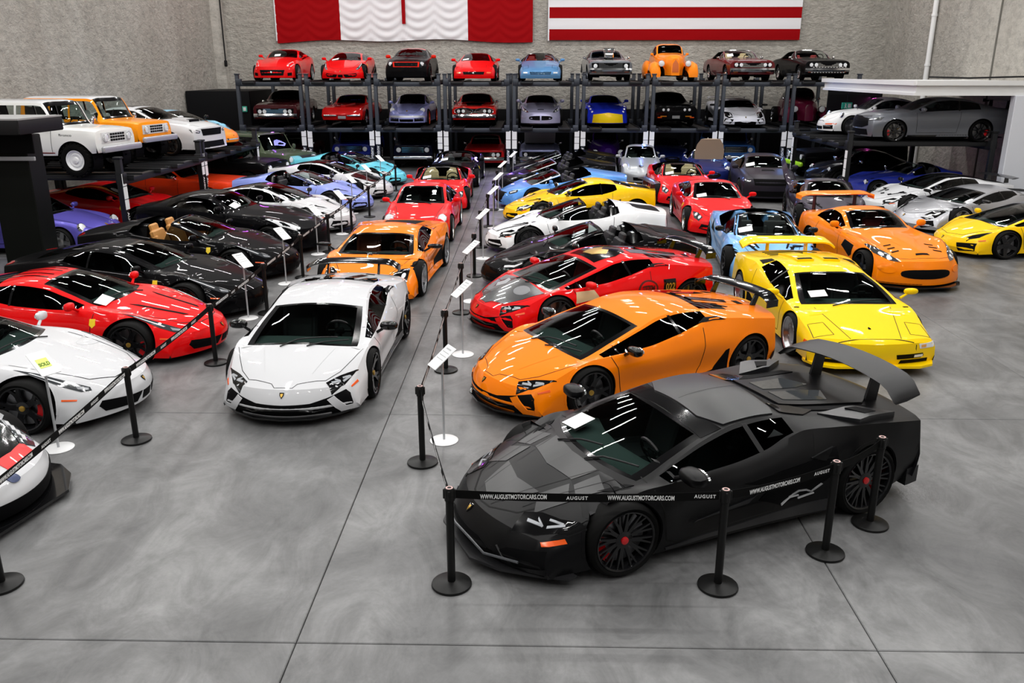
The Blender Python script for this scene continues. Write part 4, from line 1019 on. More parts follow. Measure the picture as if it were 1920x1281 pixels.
def diablo(c):
    Y = c.pm
    c.seam('T', [(2.22, .88), (2.22, 0)], .010)
    c.seam('T', [(2.20, .36), (1.26, .58)], .010)
    c.seam('T', [(2.06, .55), (2.06, .84), (1.74, .83), (1.72, .60), (2.06, .55)], .010)
    sm = simple('turn_amber', hexc('e8a24a'), .2, 0, .5, 1)
    t = c.patch('turn_signal', LED, 'F', [(.64, .38), (.88, .38), (.88, .45), (.62, .45)], True, .008)
    if t: c.patch('signal_lens', sm, 'F', [(.66, .395), (.74, .395), (.74, .435), (.66, .435)], True, .013, h=.05, parent=t)
    c.patch('front_intake', VOID, 'F', [(.28, .315), (.70, .315), (.72, .275), (.68, .245), (.30, .245)], True, .008)
    f = c.patch('fog_lamp', LED, 'F', [(.56, .30), (.70, .30), (.70, .26), (.56, .26)], True, .012)
    c.patch('brake_duct', VOID, 'F', [(.36, .225), (.80, .225), (.80, .175), (.34, .175)], True, .008)
    c.part('front_spoiler', MB().extr([(2.36, -.6), (2.36, .6), (2.24, .84), (2.02, .94), (1.94, .93), (2.1, .6), (2.1, -.6), (1.94, -.93), (2.02, -.94), (2.24, -.84)], .13, .165), Y)
    P = [(1.96, -.018), (1.96, .018), (1.93, .02), (1.90, 0), (1.93, -.02)]
    c.patch('badge', BLACK, 'T', P, False, .006, h=.05)
    c.patch('hood_vent', VOID, 'T', [(1.24, .80), (1.24, .87), (1.21, .87), (1.21, .79)], True, .006)
    c.patch('side_marker', AMBER, 'S', [(1.92, .40), (2.0, .40), (2.0, .44), (1.92, .44)], True, .006)
    c.seam('S', [(.86, .76), (.80, .5), (.74, .22), (-.42, .22), (-.62, .5), (-.72, .88)], .010)
    side_windows_pillar(c, -.02, -.05, .018, mat=TRIM)
    c.patch('side_intake', VOID, 'S', [(-.50, .30), (-.85, .50), (-.90, .28)], True, .006)
    c.patch('deck_intake', VOID, 'T', [(-.66, .62), (-.72, .80), (-.93, .80), (-.84, .62)], True, .008)
    for y in (.12, .42):
        pass
    c.patch('roof_scoop', Y, 'T', [(-.30, .08), (-.30, .36), (-1.3, .36), (-1.3, .08)], True, .035)
    c.patch('scoop_mouth', VOID, 'T', [(-.315, .10), (-.315, .34), (-.40, .34), (-.40, .10)], True, .040)
    for x in (-1.3, -1.45, -1.6, -1.75): c.patch('engine_louvre', VOID, 'T', [(x, -.5), (x-.06, -.5), (x-.06, .5), (x, .5)], False, .006)
    c.wing(-1.98, 1.14, .86, .34, Y, .36, .92, .0, .10, False, thick=.05)
    c.sheet(.92, -.42, .26, .24)
    c.mirror(.80, .98, .86, Y, (.10, .22, .10)); c.wheels('dish', ALU, None); c.cabin()
    c.wiper([(1.27, -.30), (1.18, 0), (1.08, .5)])
def p911(c, wm=None, seat=None, gt3=False, old=False):
    for o in c.disc_lamp(.66, .66 if not old else .70, .115, .05, None, tilt=.45): pass
    c.seam('T', [(2.02, 0), (1.98, .30), (1.7, .47), (1.2, .54), (.84, .62)], .010)
    c.patch('front_intake', VOID, 'F', [(.34, .33), (.70, .35), (.72, .22), (.34, .20)], True, .006)
    c.patch('front_grille', VOID, 'F', [(-.30, .30), (.30, .30), (.28, .19), (-.28, .19)], False, .006)
    c.patch('turn_signal', AMBER if old else LED, 'F', [(.42, .40), (.74, .42), (.74, .375), (.42, .36)], True, .006)
    c.patch('badge', GOLD, 'T', [(1.90, -.03), (1.90, .03), (1.83, .03), (1.81, 0), (1.83, -.03)], False, .006, h=.05)
    c.seam('S', [(.62, .86), (.62, .5), (.58, .26), (-.42, .26), (-.62, .6), (-.56, .88)], .010)
    side_windows_pillar(c, -.52, .06, .02)
    if gt3: c.wing(-1.75, 1.22, .72, .28, c.pm, .45, .9, .0, .0, False)
    common(c, seat, 'five' if not gt3 else 'ten', wm or ALU, (.46, .83, .95), mm=c.pm)
    c.wiper([(.84, .3), (.74, .1), (.66, -.4)])
def viper(c, wm=None, gts=False, wing=False, seat=None):
    hl = c.patch('headlight', LAMP, 'F', [(.50, .575), (.66, .585), (.82, .67), (.86, .78), (.82, .80), (.62, .69)], True, .007)
    for P in (rpoly(.64, .625, .035, .03, 10), rpoly(.73, .67, .035, .03, 10)): c.patch('lamp_lens', LED, 'F', P, True, .012, h=.04, parent=hl or None)
    c.patch('front_grille', VOID, 'F', rpoly(0, .36, .50, .09, 22, .7), False, .008)
    c.patch('fog_recess', c.pm, 'F', rpoly(.70, .42, .13, .07, 14), True, .012)
    c.patch('front_splitter', BLACK, 'F', [(-.84, .17), (.84, .17), (.84, .13), (-.84, .13)], False, .02)
    c.part('splitter_blade', MB().extr([(2.24, -.45), (2.24, .45), (2.0, .78), (1.8, .90), (1.74, .88), (1.95, .5), (1.95, -.5), (1.74, -.88), (1.8, -.90), (2.0, -.78)], .09, .115), BLACK)
    c.patch('nose_vent', VOID, 'T', [(1.86, -.14), (1.86, .14), (1.80, .12), (1.80, -.12)], False, .008)
    if not gts:
        for k in range(3):
            x = 1.62-k*.17
            c.patch('hood_louvre', VOID, 'T', [(x, .36), (x+.03, .52), (x-.01, .52), (x-.04, .36)], True, .008)
        c.seam('T', [(1.4, .20), (.8, .34), (.4, .40)], .01, mat=c.pm, name='hood_crease')
    c.seam('T', [(1.98, 0), (1.95, .3), (1.8, .62), (1.2, .80), (.3, .84)], .008)
    c.seam('S', [(.10, .88), (.12, .5), (.08, .26), (-.9, .28), (-1.0, .6), (-.95, .9)], .010)
    c.patch('side_vent', VOID, 'S', [(.86, .70), (.40, .74), (.30, .60), (.72, .44), (.84, .5)], True, .006)
    if wing: c.wing(-2.15, 1.36, .90, .32, c.pm, .5, .95, .0, .06, True, thick=.04, strutmat=TRIM)
    common(c, seat or REDL, 'five', wm or RIMB, (.0, .88, 1.0), (.12, .2, .14), c.pm)
    c.wiper([(.28, -.1), (.18, .1), (.08, .5)])
def mustang(c, gt500=False, boss=False, wm=None, cal=None):
    g = BLACK if not boss else VOID
    c.patch('front_grille', VOID, 'F', [(-.56, .78), (.56, .78), (.50, .58), (-.50, .58)] if not gt500 else [(-.62, .80), (.62, .80), (.66, .52), (.4, .44), (-.4, .44), (-.66, .52)], False, .008)
    if boss: 
        for (a, b) in ((.78, .755), (.60, .575)): c.patch('grille_trim', c.accent, 'F', [(-.56, a), (.56, a), (.54, b), (-.54, b)], False, .012)
        for sg in (1,): c.patch('grille_trim', c.accent, 'F', [(.50, .78), (.56, .78), (.54, .58), (.48, .58)], True, .012)
        c.disc_lamp(.66, .70, .09, .05)
    else: c.patch('headlight', LAMP, 'F', [(.60, .72), (.84, .78), (.86, .68), (.64, .66)], True, .008)
    if not boss: c.patch('light_strip', LED, 'F', [(.66, .71), (.80, .74), (.80, .71), (.67, .685)], True, .013)
    c.patch('lower_intake', VOID, 'F', [(-.62, .40), (.62, .40), (.66, .22), (-.66, .22)], False, .008)
    c.patch('front_splitter', BLACK, 'F', [(-.82, .22), (.82, .22), (.82, .16), (-.82, .16)], False, .02)
    c.seam('T', [(2.2, .5), (1.8, .66), (.95, .74)], .010); c.seam('S', [(.72, .92), (.68, .3), (-.60, .3), (-.68, .95)], .010)
    c.patch('hood_vent', VOID, 'T', [(1.4, -.22), (1.4, .22), (1.15, .18), (1.15, -.18)], False, .006)
    c.patch('side_skirt', BLACK, 'S', [(.95, .18), (.95, .23), (-.95, .24), (-.95, .18)], True, .008)
    side_windows_pillar(c, -.62, .06, .02)
    if gt500: c.wing(-2.3, 1.30, .80, .30, BLACK, .55, 1.03, .0, .02, True)
    common(c, None, 'ten', wm or RIMB, (.58, .89, 1.02), (.12, .22, .15), getattr(c, 'accent', None) or c.pm, cal=cal)
def muscle(c, lamps=(.64, .62, .09), grille=None, chrome=True, bumper=.46, quad=False, wm=None, seat=None, kind='classic', cab=True):
    z0, z1 = grille or (.54, .74)
    g = c.patch('front_grille', VOID, 'F', [(-.80, z1), (.80, z1), (.78, z0), (-.78, z0)], False, .008)
    m = MB()
    for k in range(5): m.box((c.us[0]+.0, 0, z0+(z1-z0)*(k+.5)/5), (.03, 1.0, .012))
    c.part('grille_bars', m, CHROME if chrome else TRIM)
    c.disc_lamp(lamps[0], lamps[1], lamps[2], .05, c.us[0]+.0)
    if quad: c.disc_lamp(lamps[0]-.2, lamps[1], lamps[2], .05, c.us[0]+.01)
    if chrome:
        W = c.st['W']; x = c.us[0]; P = []
        for k in range(13):
            t = -1+2*k/12; xx = x+.07-.14*abs(t)**4; P.append([(xx+.05, W*.95*t, bumper+.07), (xx+.08, W*.95*t, bumper), (xx+.05, W*.95*t, bumper-.07), (xx-.03, W*.95*t, bumper-.07), (xx-.03, W*.95*t, bumper+.07)])
        c.part('front_bumper', MB().sweep(P), CHROME)
    c.patch('turn_signal', AMBER, 'F', [(.60, .40), (.78, .40), (.78, .36), (.60, .36)], True, .008)
    c.seam('S', [(.42, .88), (.40, .34), (-.66, .34), (-.72, .9)], .010); c.seam('T', [(2.25, .62), (.6, .70)], .010)
    common(c, seat, kind, wm or ALU, (.30, .88, .98), (.10, .15, .10), CHROME if chrome else c.pm, cab=cab)

def wedge_nineties(c, seat=None, spid=False, strakes=False):
    """nineties mid-engined car: flat nose, oblong grille, covered lamps"""
    g = c.patch('front_grille', VOID, 'F', [(-.46, .385), (.46, .385), (.42, .275), (-.42, .275)], False, .008)
    if strakes:
        for z in (.30, .33, .36): c.patch('grille_strake', c.pm, 'F', rect(-.42, .42, z-.004, z+.004), False, .014, h=.12)
    else: c.patch('emblem', CHROME, 'F', rpoly(0, .33, .03, .035, 8), False, .016, h=.04)
    c.patch('turn_signal', LED if strakes else AMBER, 'F', rect(.54, .72, .32, .375), True, .010)
    c.seam('T', [(1.92, .50), (1.92, .74), (1.60, .74), (1.58, .52), (1.92, .50)], .010)
    c.seam('S', [(.8, .76), (.72, .25), (-.45, .25), (-.56, .78)], .010)
    c.patch('side_intake', VOID, 'S', [(-.60, .34), (-.86, .36), (-.88, .60), (-.70, .58)], True, .006)
    common(c, seat, 'five', ALU, (.58, .88, .88), mm=c.pm)
# ================================================================ the hall
def pos_coord(nt):
    g = nt.nodes.new('ShaderNodeNewGeometry'); return g.outputs['Position']
def noise(nt, vec, scale, detail=6, rough=.6, dist=0.0):
    n = nt.nodes.new('ShaderNodeTexNoise'); n.inputs['Scale'].default_value = scale; n.inputs['Detail'].default_value = detail
    n.inputs['Roughness'].default_value = rough; n.inputs['Distortion'].default_value = dist
    nt.links.new(vec, n.inputs['Vector']); return n.outputs[0]
def ramp(nt, fac, stops):
    r = nt.nodes.new('ShaderNodeValToRGB'); el = r.color_ramp.elements
    while len(el) < len(stops): el.new(.5)
    for e, (p, c) in zip(el, stops): e.position = p; e.color = (*c, 1) if len(c) == 3 else c
    nt.links.new(fac, r.inputs[0]); return r.outputs[0]
def mixc(nt, a, b, fac, mode='MULTIPLY'):
    m = nt.nodes.new('ShaderNodeMix'); m.data_type = 'RGBA'; m.blend_type = mode
    if isinstance(fac, float): m.inputs[0].default_value = fac
    else: nt.links.new(fac, m.inputs[0])
    nt.links.new(a, m.inputs[6]); nt.links.new(b, m.inputs[7]); return m.outputs[2]
def scale_vec(nt, v, s):
    m = nt.nodes.new('ShaderNodeMapping'); m.inputs['Scale'].default_value = s; nt.links.new(v, m.inputs['Vector']); return m.outputs[0]
def floor_mat():
    m, nt, b = new_mat('polished_concrete'); p = pos_coord(nt)
    big = ramp(nt, noise(nt, p, .55, 8, .62, .6), [(.28, (.078, .079, .081)), (.5, (.15, .151, .153)), (.72, (.25, .251, .253))])
    wisp = ramp(nt, noise(nt, scale_vec(nt, p, (1.4, .8, 1)), 1.3, 10, .7, 1.2), [(.36, (.62, .62, .62)), (.60, (1.12, 1.12, 1.12))])
    fine = ramp(nt, noise(nt, p, 26, 4, .6), [(.3, (.93, .93, .93)), (.7, (1.06, 1.06, 1.06))])
    c = mixc(nt, mixc(nt, big, wisp, .9), fine, .8)
    nt.links.new(c, b.inputs['Base Color'])
    r = nt.nodes.new('ShaderNodeMapRange'); r.inputs[3].default_value = .30; r.inputs[4].default_value = .5
    nt.links.new(noise(nt, p, 1.7, 5), r.inputs[0]); nt.links.new(r.outputs[0], b.inputs['Roughness'])
    b.inputs['Specular IOR Level'].default_value = .45
    return m
def wall_mat(name, base, sc=1.0, strength=.9):
    m, nt, b = new_mat(name); p = pos_coord(nt)
    n1 = noise(nt, scale_vec(nt, p, (1, 1, 1.4)), 2.6*sc, 14, .78, 0)
    c = ramp(nt, n1, [(.30, tuple(v*.62 for v in base)), (.5, base), (.7, tuple(v*1.22 for v in base))])
    st = ramp(nt, noise(nt, scale_vec(nt, p, (.5, .5, .10)), 1.0, 6, .6), [(.35, (.82, .80, .78)), (.65, (1.08, 1.08, 1.08))])
    nt.links.new(mixc(nt, c, st, .8), b.inputs['Base Color']); setp(b, Roughness=.9)
    bp = nt.nodes.new('ShaderNodeBump'); bp.inputs['Strength'].default_value = strength; bp.inputs['Distance'].default_value = .22
    n2 = noise(nt, scale_vec(nt, p, (1, 1, 1.5)), 4.6*sc, 12, .68, 0)
    nt.links.new(n2, bp.inputs['Height']); nt.links.new(bp.outputs[0], b.inputs['Normal'])
    return m
FLOOR = floor_mat(); WALLM = wall_mat('rough_cast_wall', hexc('c6c2ba')); 
JOINT = simple('joint_dark', (.03, .03, .03), .8)
STEELB = simple('lift_steel', hexc('353a43'), .45, .3)
STEELK = simple('lift_black', (.010, .0105, .012), .5, 0, .25)
WPAINT = simple('white_fascia', hexc('eceded'), .5)
BLKW = simple('black_panel', (.004, .004, .005), .6, 0, .1)
XL, XR, YB, YF = -15.5, 17.2, 43.5, -6.0
def struct(o): o['kind'] = 'structure'; return o
# floor slabs with sawn joints
fl = struct(MB().box(((XL+XR)/2, (YB+YF)/2, -.12), (XR-XL, YB-YF, .18)).build('floor', JOINT, smooth=False))
xs = [XL]+[v for v in (-1.76+4.4*k for k in range(-4, 6)) if XL+.3 < v < XR-.3]+[XR]
ys = [YF]+[v for v in (5.34+4.46*k for k in range(-4, 10)) if YF+.3 < v < YB-.3]+[YB]
for x0, x1 in zip(xs[:-1], xs[1:]):
    for y0, y1 in zip(ys[:-1], ys[1:]):
        g = .004; a, b_, c_, d_ = x0+g, x1-g, y0+g, y1-g; e = .007
        m = MB(); m.add([(a, c_, -.03), (b_, c_, -.03), (b_, d_, -.03), (a, d_, -.03), (a, c_, -.006), (b_, c_, -.006), (b_, d_, -.006), (a, d_, -.006),
                         (a+e, c_+e, 0), (b_-e, c_+e, 0), (b_-e, d_-e, 0), (a+e, d_-e, 0)],
                        [(0, 1, 5, 4), (1, 2, 6, 5), (2, 3, 7, 6), (3, 0, 4, 7), (4, 5, 9, 8), (5, 6, 10, 9), (6, 7, 11, 10), (7, 4, 8, 11), (8, 9, 10, 11)])
        m.build('floor_slab', FLOOR, fl, smooth=False)
H_ = 12.6
struct(MB().box(((XL+XR)/2, YB+.15, H_/2-.1), (XR-XL+.6, .3, H_)).build('wall_back', WALLM, smooth=False))
struct(MB().box((XL-.15, (YB+YF)/2, H_/2-.1), (.3, YB-YF, H_)).build('wall_left', WALLM, smooth=False))
wr = struct(MB().box((XR+.15, (YB+YF)/2, H_/2-.1), (.3, YB-YF, H_)).build('wall_right', WALLM, smooth=False))
struct(MB().box(((XL+XR)/2, YF-.15, H_/2-.1), (XR-XL+.6, .3, H_)).build('wall_front', simple('front_wall', (.12, .12, .12), .9), smooth=False))
struct(MB().box(((XL+XR)/2, (YB+YF)/2, H_+.05), (XR-XL+.6, YB-YF+.6, .3)).build('ceiling', simple('ceiling_dark', (.03, .03, .032), .9), smooth=False))
# vertical joints of the wall panels, corner pilaster, pipes
struct(MB().box((XL+.25, YB-.2, 6.2), (.5, .4, 12.4)).build('trim_1', wall_mat('smooth_concrete', hexc('bcb8b1'), .8, .35), smooth=False))
for i, y in enumerate((33.2,)):
    struct(MB().box((XR-.02, y, 6.2), (.06, .05, 12.4)).build('trim_%d' % (2+i), simple('wall_joint', hexc('6a6862'), .9), smooth=False))
p = MB().cyl((XR-.14, 38.3, .0), (XR-.14, 38.3, 12.3), .10, n=16)
for z in (4.4, 6.4, 8.4, 10.4): p.lathe([(.10, z-.05), (.125, z-.05), (.125, z+.05), (.10, z+.05)], 16, 'z', (XR-.14, 38.3, 0))
tag(p.build('downpipe', WPAINT), 'white vertical pipe on the right concrete wall', 'pipe')
c = MB().tube([(XL+.55, YB-.5, 12.3), (XL+.55, YB-.48, 6.0), (XL+.56, YB-.5, 4.6)], .035, 8); c.bbox((XL+.56, YB-.5, 4.5), (.14, .12, .3), .03)
tag(c.build('wall_conduit', TRIM), 'thin dark conduit running down the left corner of the back wall', 'conduit')
tag(MB().bbox(((-12.4+XR)/2, YB-.12, 1.17), (XR+12.4, .2, 2.34), .02).build('dark_wall_panel', BLKW), 'black panelling along the foot of the back wall behind the racks', 'wall panel')
tag(MB().bbox((-14.0, 41.0, 1.65), (2.9, 4.4, 3.3), .03).build('dark_cabin', BLKW), 'tall black box room in the rear left corner', 'room')
def exit_sign(loc, rz, label, rod=0):
    t = empty('exit_sign', loc, rz); tag(t, label, 'sign', 'green exit signs')
    MB().bbox((0, 0, 0), (.40, .06, .24), .01).build('sign_case', simple('exit_green', hexc('35b39a'), .4), t)
    MB().box((.09, -.034, .0), (.12, .01, .15)).build('exit_door_symbol', WHITE, t, smooth=False)
    m = MB(); m.ell((-.06, -.034, .065), (.04, .012, .04), 8, 6); m.box((-.06, -.034, .01), (.035, .01, .08), 0, 0, .3); m.box((-.075, -.034, -.06), (.02, .01, .08), 0, 0, .6); m.box((-.035, -.034, -.055), (.02, .01, .08), 0, 0, -.5)
    m.build('running_man_symbol', WHITE, t)
    if rod: MB().cyl((0, 0, .11), (0, 0, .11+rod), .012, n=8).build('hanger_rod', TRIM, t)
exit_sign((-12.9, 38.75, 2.52), 0, 'green and white exit sign on the black box room')
exit_sign((12.35, 34.2, 2.86), 0, 'green and white exit sign under the white canopy', .48)
tag(MB().bbox((13.3, 36.05, 1.72), (2.2, .12, 3.44), .02).build('dark_partition', BLKW), 'black partition panel standing behind the canopy lift', 'partition')
# ---- flags
def cloth(name, x0, x1, z0, z1, y, fn, parent, mat, hem=None, nx=60, nz=46):
    V, F = [], []
    for k in range(nz+1):
        for i in range(nx+1):
            x = x0+(x1-x0)*i/nx; t = k/nz; z = z0+(z1-z0)*t
            if k == 0: z += (hem(x) if hem else 0)
            V.append((x, y+fn(x, z), z))
    for k in range(nz):
        for i in range(nx): a = k*(nx+1)+i; F.append((a, a+1, a+nx+2, a+nx+1))
    o = len(V); V2 = [(x, y_+.012, z) for x, y_, z in V]
    m = MB(); m.add(V, F); m.add(V2, [f[::-1] for f in F]); return m.build(name, mat, parent, fix=False, ang=80)
FRED = simple('flag_red', hexc('98020a'), .75, 0, .1); FWHT = simple('flag_white', hexc('e8e8ec'), .75)
def swag(x, z, w0=1.56, a=.035, ph=0.0):
    u = ((x-ph) % w0)/w0; sag = .5-2*(u-.5)**2
    return -.08+a*math.sin((z+.9*sag)*2*PI/.42)*(.35+.65*sag)*max(0, 1-(z-5.4)/9)
t = empty('canadian_flag', (0, YB-.06, 0)); tag(t, 'huge red and white Canadian flag on the back wall', 'flag', 'flags on the back wall')
hemC = lambda x: -.10*abs((x+6.2)/6.2)**2+.05*math.sin(x*1.1)
for (a, b_, mt, nm) in ((-12.4, -9.27, FRED, 'red_band'), (-9.27, -3.05, FWHT, 'white_panel'), (-3.05, .1, FRED, 'red_band')):
    cloth(nm, a, b_, 5.58, 11.8, 0, lambda x, z: swag(x, z, 1.56, .046 if mt is FWHT else .018), t, mt, hemC, 60, 110)
MB().box((-12.42, -.06, 8.7), (.07, .03, 6.3)).build('sleeve', FWHT, t, smooth=False)
LEAF = [(0, 1), (.10, .80), (.24, .87), (.17, .50), (.36, .70), (.40, .60), (.62, .64), (.55, .42), (.66, .36), (.34, .08), (.38, -.04), (.035, .0), (.032, -.55), (-.032, -.55), (-.035, .0), (-.38, -.04), (-.34, .08), (-.66, .36), (-.55, .42), (-.62, .64), (-.40, .60), (-.36, .70), (-.17, .50), (-.24, .87), (-.10, .80)]
MB().extr([(-6.15+2.6*a, 7.75+2.6*b_) for a, b_ in LEAF], -.175, -.15, 'xz').build('maple_leaf', FRED, t, smooth=False)
t = empty('american_flag', (0, YB-.06, 0)); tag(t, 'huge striped American flag on the back wall', 'flag', 'flags on the back wall')
for k in range(13):
    z0 = 5.58+k*.497
    cloth('stripe', .9, 13.0 if k < 6 else 13.0, z0, z0+.497, 0, lambda x, z: swag(x, z, 2.4, .012), t, FRED if k % 2 == 0 else FWHT, None, 24, 5)
MB().box((.87, -.06, 8.8), (.07, .03, 6.5)).build('sleeve', FWHT, t, smooth=False)
MB().box((3.3, -.13, 10.3), (4.85, .03, 3.46)).build('canton', simple('flag_blue', hexc('1d2a5c'), .75), t, smooth=False)

# ---- four-post parking lifts
def lift(name, label, loc, rz, wd, dp, levels, ph, group, stickers=True, mat=None, lanes=(0,)):
    mat = mat or STEELB
    t = empty(name, loc, rz); tag(t, label, 'car lift', group)
    for sx in (-1, 1):
        for sy in (-1, 1):
            m = MB(); x = sx*(wd/2-.11); y = sy*dp/2
            m.bbox((x, y, ph/2), (.15, .15, ph), .015); m.bbox((x, y, .012), (.34, .34, .024), .005)
            for z in levels: m.bbox((x-sx*.05, y, z-.02), (.24, .20, .26), .02)
            m.bbox((x, y, ph+.02), (.19, .19, .05), .01)
            post = m.build('post', mat, t)
            if sy < 0 and stickers:
                k = MB(); n = random.choice((2, 3)); z = 1.75
                for q in range(n):
                    h = random.choice((.26, .32, .38)); k.box((x+.01, y-.08, z-h/2), (.2, .006, h-.02)); z -= h
                k.build('sticker', WHITE, post, smooth=False)
                tx = text_mesh('AUGUST', .13, 1.0, 1.15, .004)
                if sx > 0 or not stickers == 2:
                    o = inst('lettering', tx, post, (x, y-.0775, z-.34), (PI/2, PI/2, 0))
                    if not o.data.materials: o.data.materials.append(WHITE)
    for z in levels:
        for sy in (-1, 1): MB().bbox((0, sy*dp/2, z-.10), (wd-.2, .16, .17), .015).build('cross_beam', mat, t)
        for ln in lanes:
            for sx in (-1, 1):
                m = MB(); m.bbox((ln+sx*.80, 0, z-.045), (.52, dp+.5, .09), .01)
                for s2 in (-1, 1): m.bbox((ln+sx*.80+s2*.24, 0, z+.01), (.03, dp+.5, .06), .008)
                m.build('runway', STEELK, t)
            MB().box((ln, 0, z-.06), (1.1, dp+.1, .02)).build('drip_tray', STEELK, t, smooth=False)
    return t
ords = ['first', 'second', 'third', 'fourth', 'fifth', 'sixth', 'seventh', 'eighth', 'ninth']
for k in range(9):
    lift('parking_lift', '%s three-level steel car lift from the left along the back wall' % ords[k], (-10.95+2.9*k, 39.0, 0), 0, 2.86, 5.0, (1.86, 3.72), 4.0, 'back wall car lifts')
# ---- single lifts along the left wall and under the canopy
for y, nm in ((23.3, 'both off-roaders'), (28.75, 'the white muscle coupe')):
    lift('parking_lift', 'wide black car lift by the left wall carrying %s' % nm, (-12.35, y, 0), math.radians(90), 5.4, 4.5, (1.64,), 2.1, 'left wall car lifts', True, STEELK, (-1.35, 1.35))
lift('parking_lift', 'wide black car lift under the white canopy carrying the dark grey coupe', (12.4, 30.3, 0), math.radians(-90), 5.9, 4.5, (1.94,), 2.3, 'canopy car lifts', True, STEELK, (-1.4, 1.5))
# ---- white canopy with its wall, right
t = empty('white_canopy', (11.8, 27.0, 3.44)); tag(t, 'white canopy slab with moulded fascia over the right car lift', 'canopy')
m = MB(); m.box((2.7, 4.2, .20), (5.4, 8.4, .36)); m.build('slab', WPAINT, t, smooth=False)
m = MB(); m.box((2.7, -.04, .36), (5.5, .16, .14)); m.box((-.04, 4.2, .36), (.16, 8.5, .14)); m.build('cornice', WPAINT, t, smooth=False)
m = MB(); m.box((2.7, .02, .03), (5.44, .1, .08)); m.box((.0, 4.2, .03), (.1, 8.44, .08)); m.build('lower_moulding', WPAINT, t, smooth=False)
tag(MB().tube([(12.4, 27.6, 3.97), (13.6, 27.5, 3.94), (15.2, 27.6, 3.98), (16.9, 27.5, 3.96)], .03, 6).build('roof_cable', TRIM), 'black cable lying on top of the white canopy', 'cable')
struct(MB().bbox((15.95, 27.05, 1.72), (2.3, .3, 3.44), .02).build('wall_side', simple('side_panel', hexc('dfe2ea'), .6), smooth=False))
# ---- black kiosk, left
t = empty('black_kiosk', (-10.62, 17.6, 0)); tag(t, 'black kiosk with overhanging dark roof and pillar at the left edge', 'kiosk')
MB().bbox((-.10, 0, 1.45), (.84, .6, 2.9), .02).build('pillar', simple('kiosk_black', (.005, .006, .005), .5, 0, .12), t)
MB().bbox((-1.6, -.6, 3.12), (5.0, 1.6, .27), .02).build('roof_slab', simple('kiosk_roof', (.010, .010, .011), .5, 0, .2), t)
MB().box((-1.6, -.6, 3.27), (5.0, 1.6, .03)).build('roof_top', simple('kiosk_top', hexc('9a9a9a'), .6), t, smooth=False)
MB().bbox((-.8, -.32, 2.74), (2.6, .04, .40), .01).build('fascia_screen', BLKW, t)
MB().bbox((-.8, -.34, 2.44), (2.6, .05, .08), .01).build('rail', simple('rail_grey', hexc('b7bac0'), .4), t)
MB().bbox((-2.6, .1, .55), (2.2, .6, 1.1), .02).build('counter', BLKW, t)

# ---- retractable-belt posts and sign stands
PB = MB(); PB.lathe([(0, 0), (.168, 0), (.172, .008), (.168, .022), (.15, .030), (.05, .040), (.04, .044), (0, .044)], 32); PBM = PB.mesh('base', simple('post_black', (.006, .006, .006), .38, 0, .25), 40)
PP = MB(); PP.lathe([(.034, .04), (.034, .82)], 18); PPM = PP.mesh('pole', MATS['post_black'], 40)
PH_ = MB(); PH_.lathe([(.034, .80), (.042, .805), (.042, .905), (.036, .915), (0, .915)], 18)
for q in range(4): PH_.bbox((.043*math.cos(q*PI/2), .043*math.sin(q*PI/2), .862), (.02, .02, .085), .004, rz=q*PI/2)
PHM = PH_.mesh('belt_cassette', MATS['post_black'], 40)
PC = MB(); PC.lathe([(.030, .9155), (.030, .918), (.018, .918), (.018, .9165)], 18); PCM = PC.mesh('cap_emblem', simple('cap_red', hexc('c9a5a0'), .4), 40)
BELTM = simple('belt_black', (.004, .004, .004), .7, 0, .1); BTXT = simple('belt_print', hexc('ececec'), .6)
def fit_text(t, size, sx, sp, mat, bold=.0):
    me = text_mesh(t, size, sx, sp, bold)
    if not me.materials: me.materials.append(mat)
    return me
def fit_box(t, wd, ht, mat):
    key = ('box', t, wd, ht)
    if key in FONT_CACHE: return FONT_CACHE[key]
    me = text_mesh(t, 1.0, 1.0, 1.0 if len(t) > 8 else 1.25, .026).copy()
    co = np.empty(len(me.vertices)*3); me.vertices.foreach_get('co', co); co = co.reshape(-1, 3)
    lo, hi = co.min(0), co.max(0); co[:, 0] = (co[:, 0]-(lo[0]+hi[0])/2)*wd/(hi[0]-lo[0]); co[:, 1] = (co[:, 1]-(lo[1]+hi[1])/2)*ht/(hi[1]-lo[1]); co[:, 2] *= .5
    me.vertices.foreach_set('co', co.ravel()); me.update(); me.materials.clear(); me.materials.append(mat)
    FONT_CACHE[key] = me; return me
